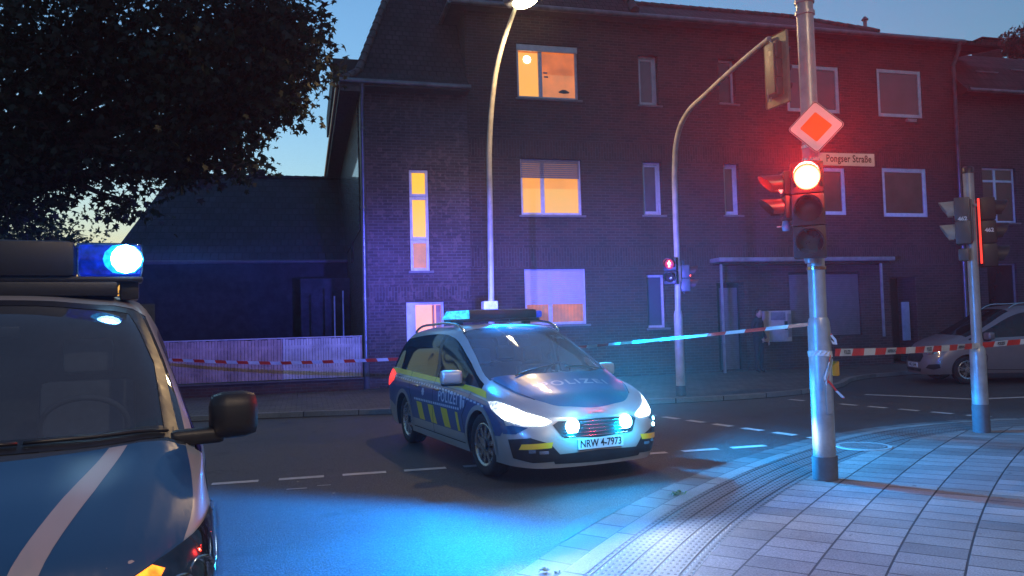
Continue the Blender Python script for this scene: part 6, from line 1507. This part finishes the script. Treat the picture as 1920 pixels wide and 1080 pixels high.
def tree(name, label, base, h0, blobs, leaf, lm, seed, trunk_r=.28, cluster=26, cs=.32, cat='tree'):
    t = thing(name, label, cat, base); base = Vector(base); rnd = random.Random(seed)
    tr = MB(); top = Vector((0, 0, h0)); tr.tube([(0, 0, -.05), (.02, .03, .3), (.05, .05, h0*.5), top], [trunk_r*1.4, trunk_r*1.05, trunk_r*.9, trunk_r*.75], 14)
    for (c, r_, n, sq) in blobs:
        e = Vector(c)-base; m_ = top.lerp(e, .5)+Vector((rnd.uniform(-.3, .3), rnd.uniform(-.3, .3), rnd.uniform(.0, .5)))
        tr.tube(spline([top-ZU*rnd.uniform(0, h0*.25), m_, e], 5), [trunk_r*.5-(trunk_r*.5-.02)*i/10 for i in range(11)], 8)
        for _ in range(7):
            d = Vector((rnd.gauss(0, 1), rnd.gauss(0, 1), rnd.gauss(0, .7))).normalized()*r_*rnd.uniform(.6, .95); tr.tube([m_.lerp(e, rnd.uniform(.3, 1)), e+d*.5+Vector((0, 0, .1)), e+d], [.03, .018, .006], 5)
    tr.build('trunk', M['bark'], t, True, 60)
    foliage('crown', blobs, leaf, lm, t, seed, cluster, cs, base); return t
def B_(px, py, rpx, D, n, sq=1.0): return (tuple(dep(px, py, D)), rpx*D/FPX, int(n*1.3), sq)
TB = [B_(80, -60, 190, 15, 1500), B_(250, -60, 190, 15.5, 1700), B_(410, -40, 160, 15, 1600), B_(120, 90, 130, 14, 1500), B_(260, 110, 130, 14.5, 1900), B_(390, 120, 115, 14, 1900),
      B_(485, 60, 85, 14.5, 1300), B_(500, 150, 62, 14.2, 850), B_(545, 35, 52, 14, 520), B_(590, 95, 26, 14, 120), B_(575, 130, 32, 14, 170), B_(540, 195, 40, 14.1, 250), B_(470, 215, 55, 14.5, 520), B_(430, 275, 48, 14.3, 420),
      B_(450, 315, 26, 14, 90), B_(340, 230, 90, 14, 1300), B_(330, 310, 55, 14, 620), B_(250, 300, 70, 14.5, 600), B_(230, 385, 36, 14.2, 150), B_(60, 230, 90, 14, 520), B_(150, 270, 75, 14.6, 420), B_(60, 330, 75, 14, 620), B_(150, 335, 52, 14.2, 260), B_(40, 400, 60, 15, 420),
      B_(20, 120, 90, 14.4, 620), B_(15, 400, 45, 14.3, 130), B_(-120, 60, 200, 15, 1500), B_(-150, 260, 150, 14.5, 700)]
tb_ = dep(-90, 800, 15); tree('maple_tree', 'big dark maple tree overhanging the street at the left', (tb_.x, tb_.y, .1), 4.6, TB, .105, M['leaf'], 3, .34, 22, .30)
BS = [B_(40, 425, 75, 24, 1100, .8), B_(125, 445, 50, 24, 520, .8), B_(-60, 440, 90, 25, 600, .8)]
b0 = dep(40, 640, 24.5); tree('garden_tree', 'smaller lighter green tree seen low behind the van roof', (b0.x, b0.y, 0), 2.6, BS, .085, M['leaf2'], 5, .16, 20, .3)
BR = [B_(1895, 88, 26, 36, 500, .8), B_(1935, 80, 45, 36, 800, .8)]
b0 = dep(1915, 400, 36); tree('distant_tree', 'bushy tree top rising behind the chimney at the right edge', (b0.x, b0.y, 0), 9.5, BR, .13, M['leaf3'], 8, .22, 20, .35)
BW_ = [((x, 62+3*math.sin(x*.7), 3.0+1.2*math.sin(x*.43)), 3.6, 420, .8) for x in range(-58, 62, 5)]
fo = foliage('distant_wood', BW_, .42, M['leaf3'], None, 12, 20, .8); tag(fo, 'dark band of distant trees along the horizon', 'distant trees', kind='stuff')
# weeds and a few fallen leaves at the kerb
def weed(px, py, n, s_, label, seed):
    g_ = gnd(px, py, .02); t = thing('weed', label, 'weed', g_); rnd = random.Random(seed); mb_ = MB()
    for k in range(n):
        a = rnd.uniform(0, 6.28); l_ = s_*rnd.uniform(.5, 1); d = Vector((math.cos(a), math.sin(a), 0)); w_ = Vector((-d.y, d.x, 0))*l_*.14; o_ = Vector((rnd.uniform(-1, 1), rnd.uniform(-1, 1), 0))*s_*.6; u_ = rnd.uniform(.3, .9)
        mb_.add([o_, o_+d*l_*.5+w_+ZU*l_*u_*.6, o_+d*l_+ZU*l_*u_*.5, o_+d*l_*.5-w_+ZU*l_*u_*.6], [(0, 1, 2, 3)])
    mb_.build('leaves', M['leaf_bright'], t)
    return t
M['leaf_bright'] = leafmat('weed_leaf', (.13, .20, .06))
weed(1020, 1070, 34, .045, 'small green weed in the gutter joint at the bottom', 1); weed(1046, 1077, 26, .035, 'weed tuft right of the larger one at the bottom edge', 2); weed(1268, 929, 26, .085, 'pale crumpled leaves lying on the kerb edge', 3)
rnd = random.Random(9); LS_ = leaf_shape()
for k, (px, py, lb) in enumerate(((560, 903, 'dry leaf beside the dashed line on the road'), (628, 925, 'pale dry leaf lying alone on the blue lit road'), (588, 770, 'tiny leaf on the far side of the road'), (1255, 960, 'small dry leaf on the road near the kerb'))):
    g_ = gnd(px, py, .008); a = rnd.uniform(0, 6); m_ = MB(); m_.poly([(x*.035*math.cos(a)-y*.035*math.sin(a), x*.035*math.sin(a)+y*.035*math.cos(a), .012*abs(x)) for x, y, z in LS_]); o = m_.build('fallen_leaf', M['dry_leaf'], None, loc=g_); tag(o, lb, 'leaf', 'fallen leaves on the road')

HAZE = .00065
# ================================================================ thin volume added to spread lamp glow like lens bloom
hz = MB().box(-97, 97, -62, 102, -1.1, 18).build('haze', bpy.data.materials.new('haze')); tag(hz, kind='stuff')
hm = hz.data.materials[0]; hm.use_nodes = True; nt = hm.node_tree; nt.nodes.remove(nt.nodes['Principled BSDF'])
pv = nt.nodes.new('ShaderNodeVolumePrincipled'); pv.inputs['Color'].default_value = (.85, .85, .9, 1); pv.inputs['Density'].default_value = HAZE; pv.inputs['Anisotropy'].default_value = .6
nt.links.new(pv.outputs[0], nt.nodes['Material Output'].inputs['Volume'])
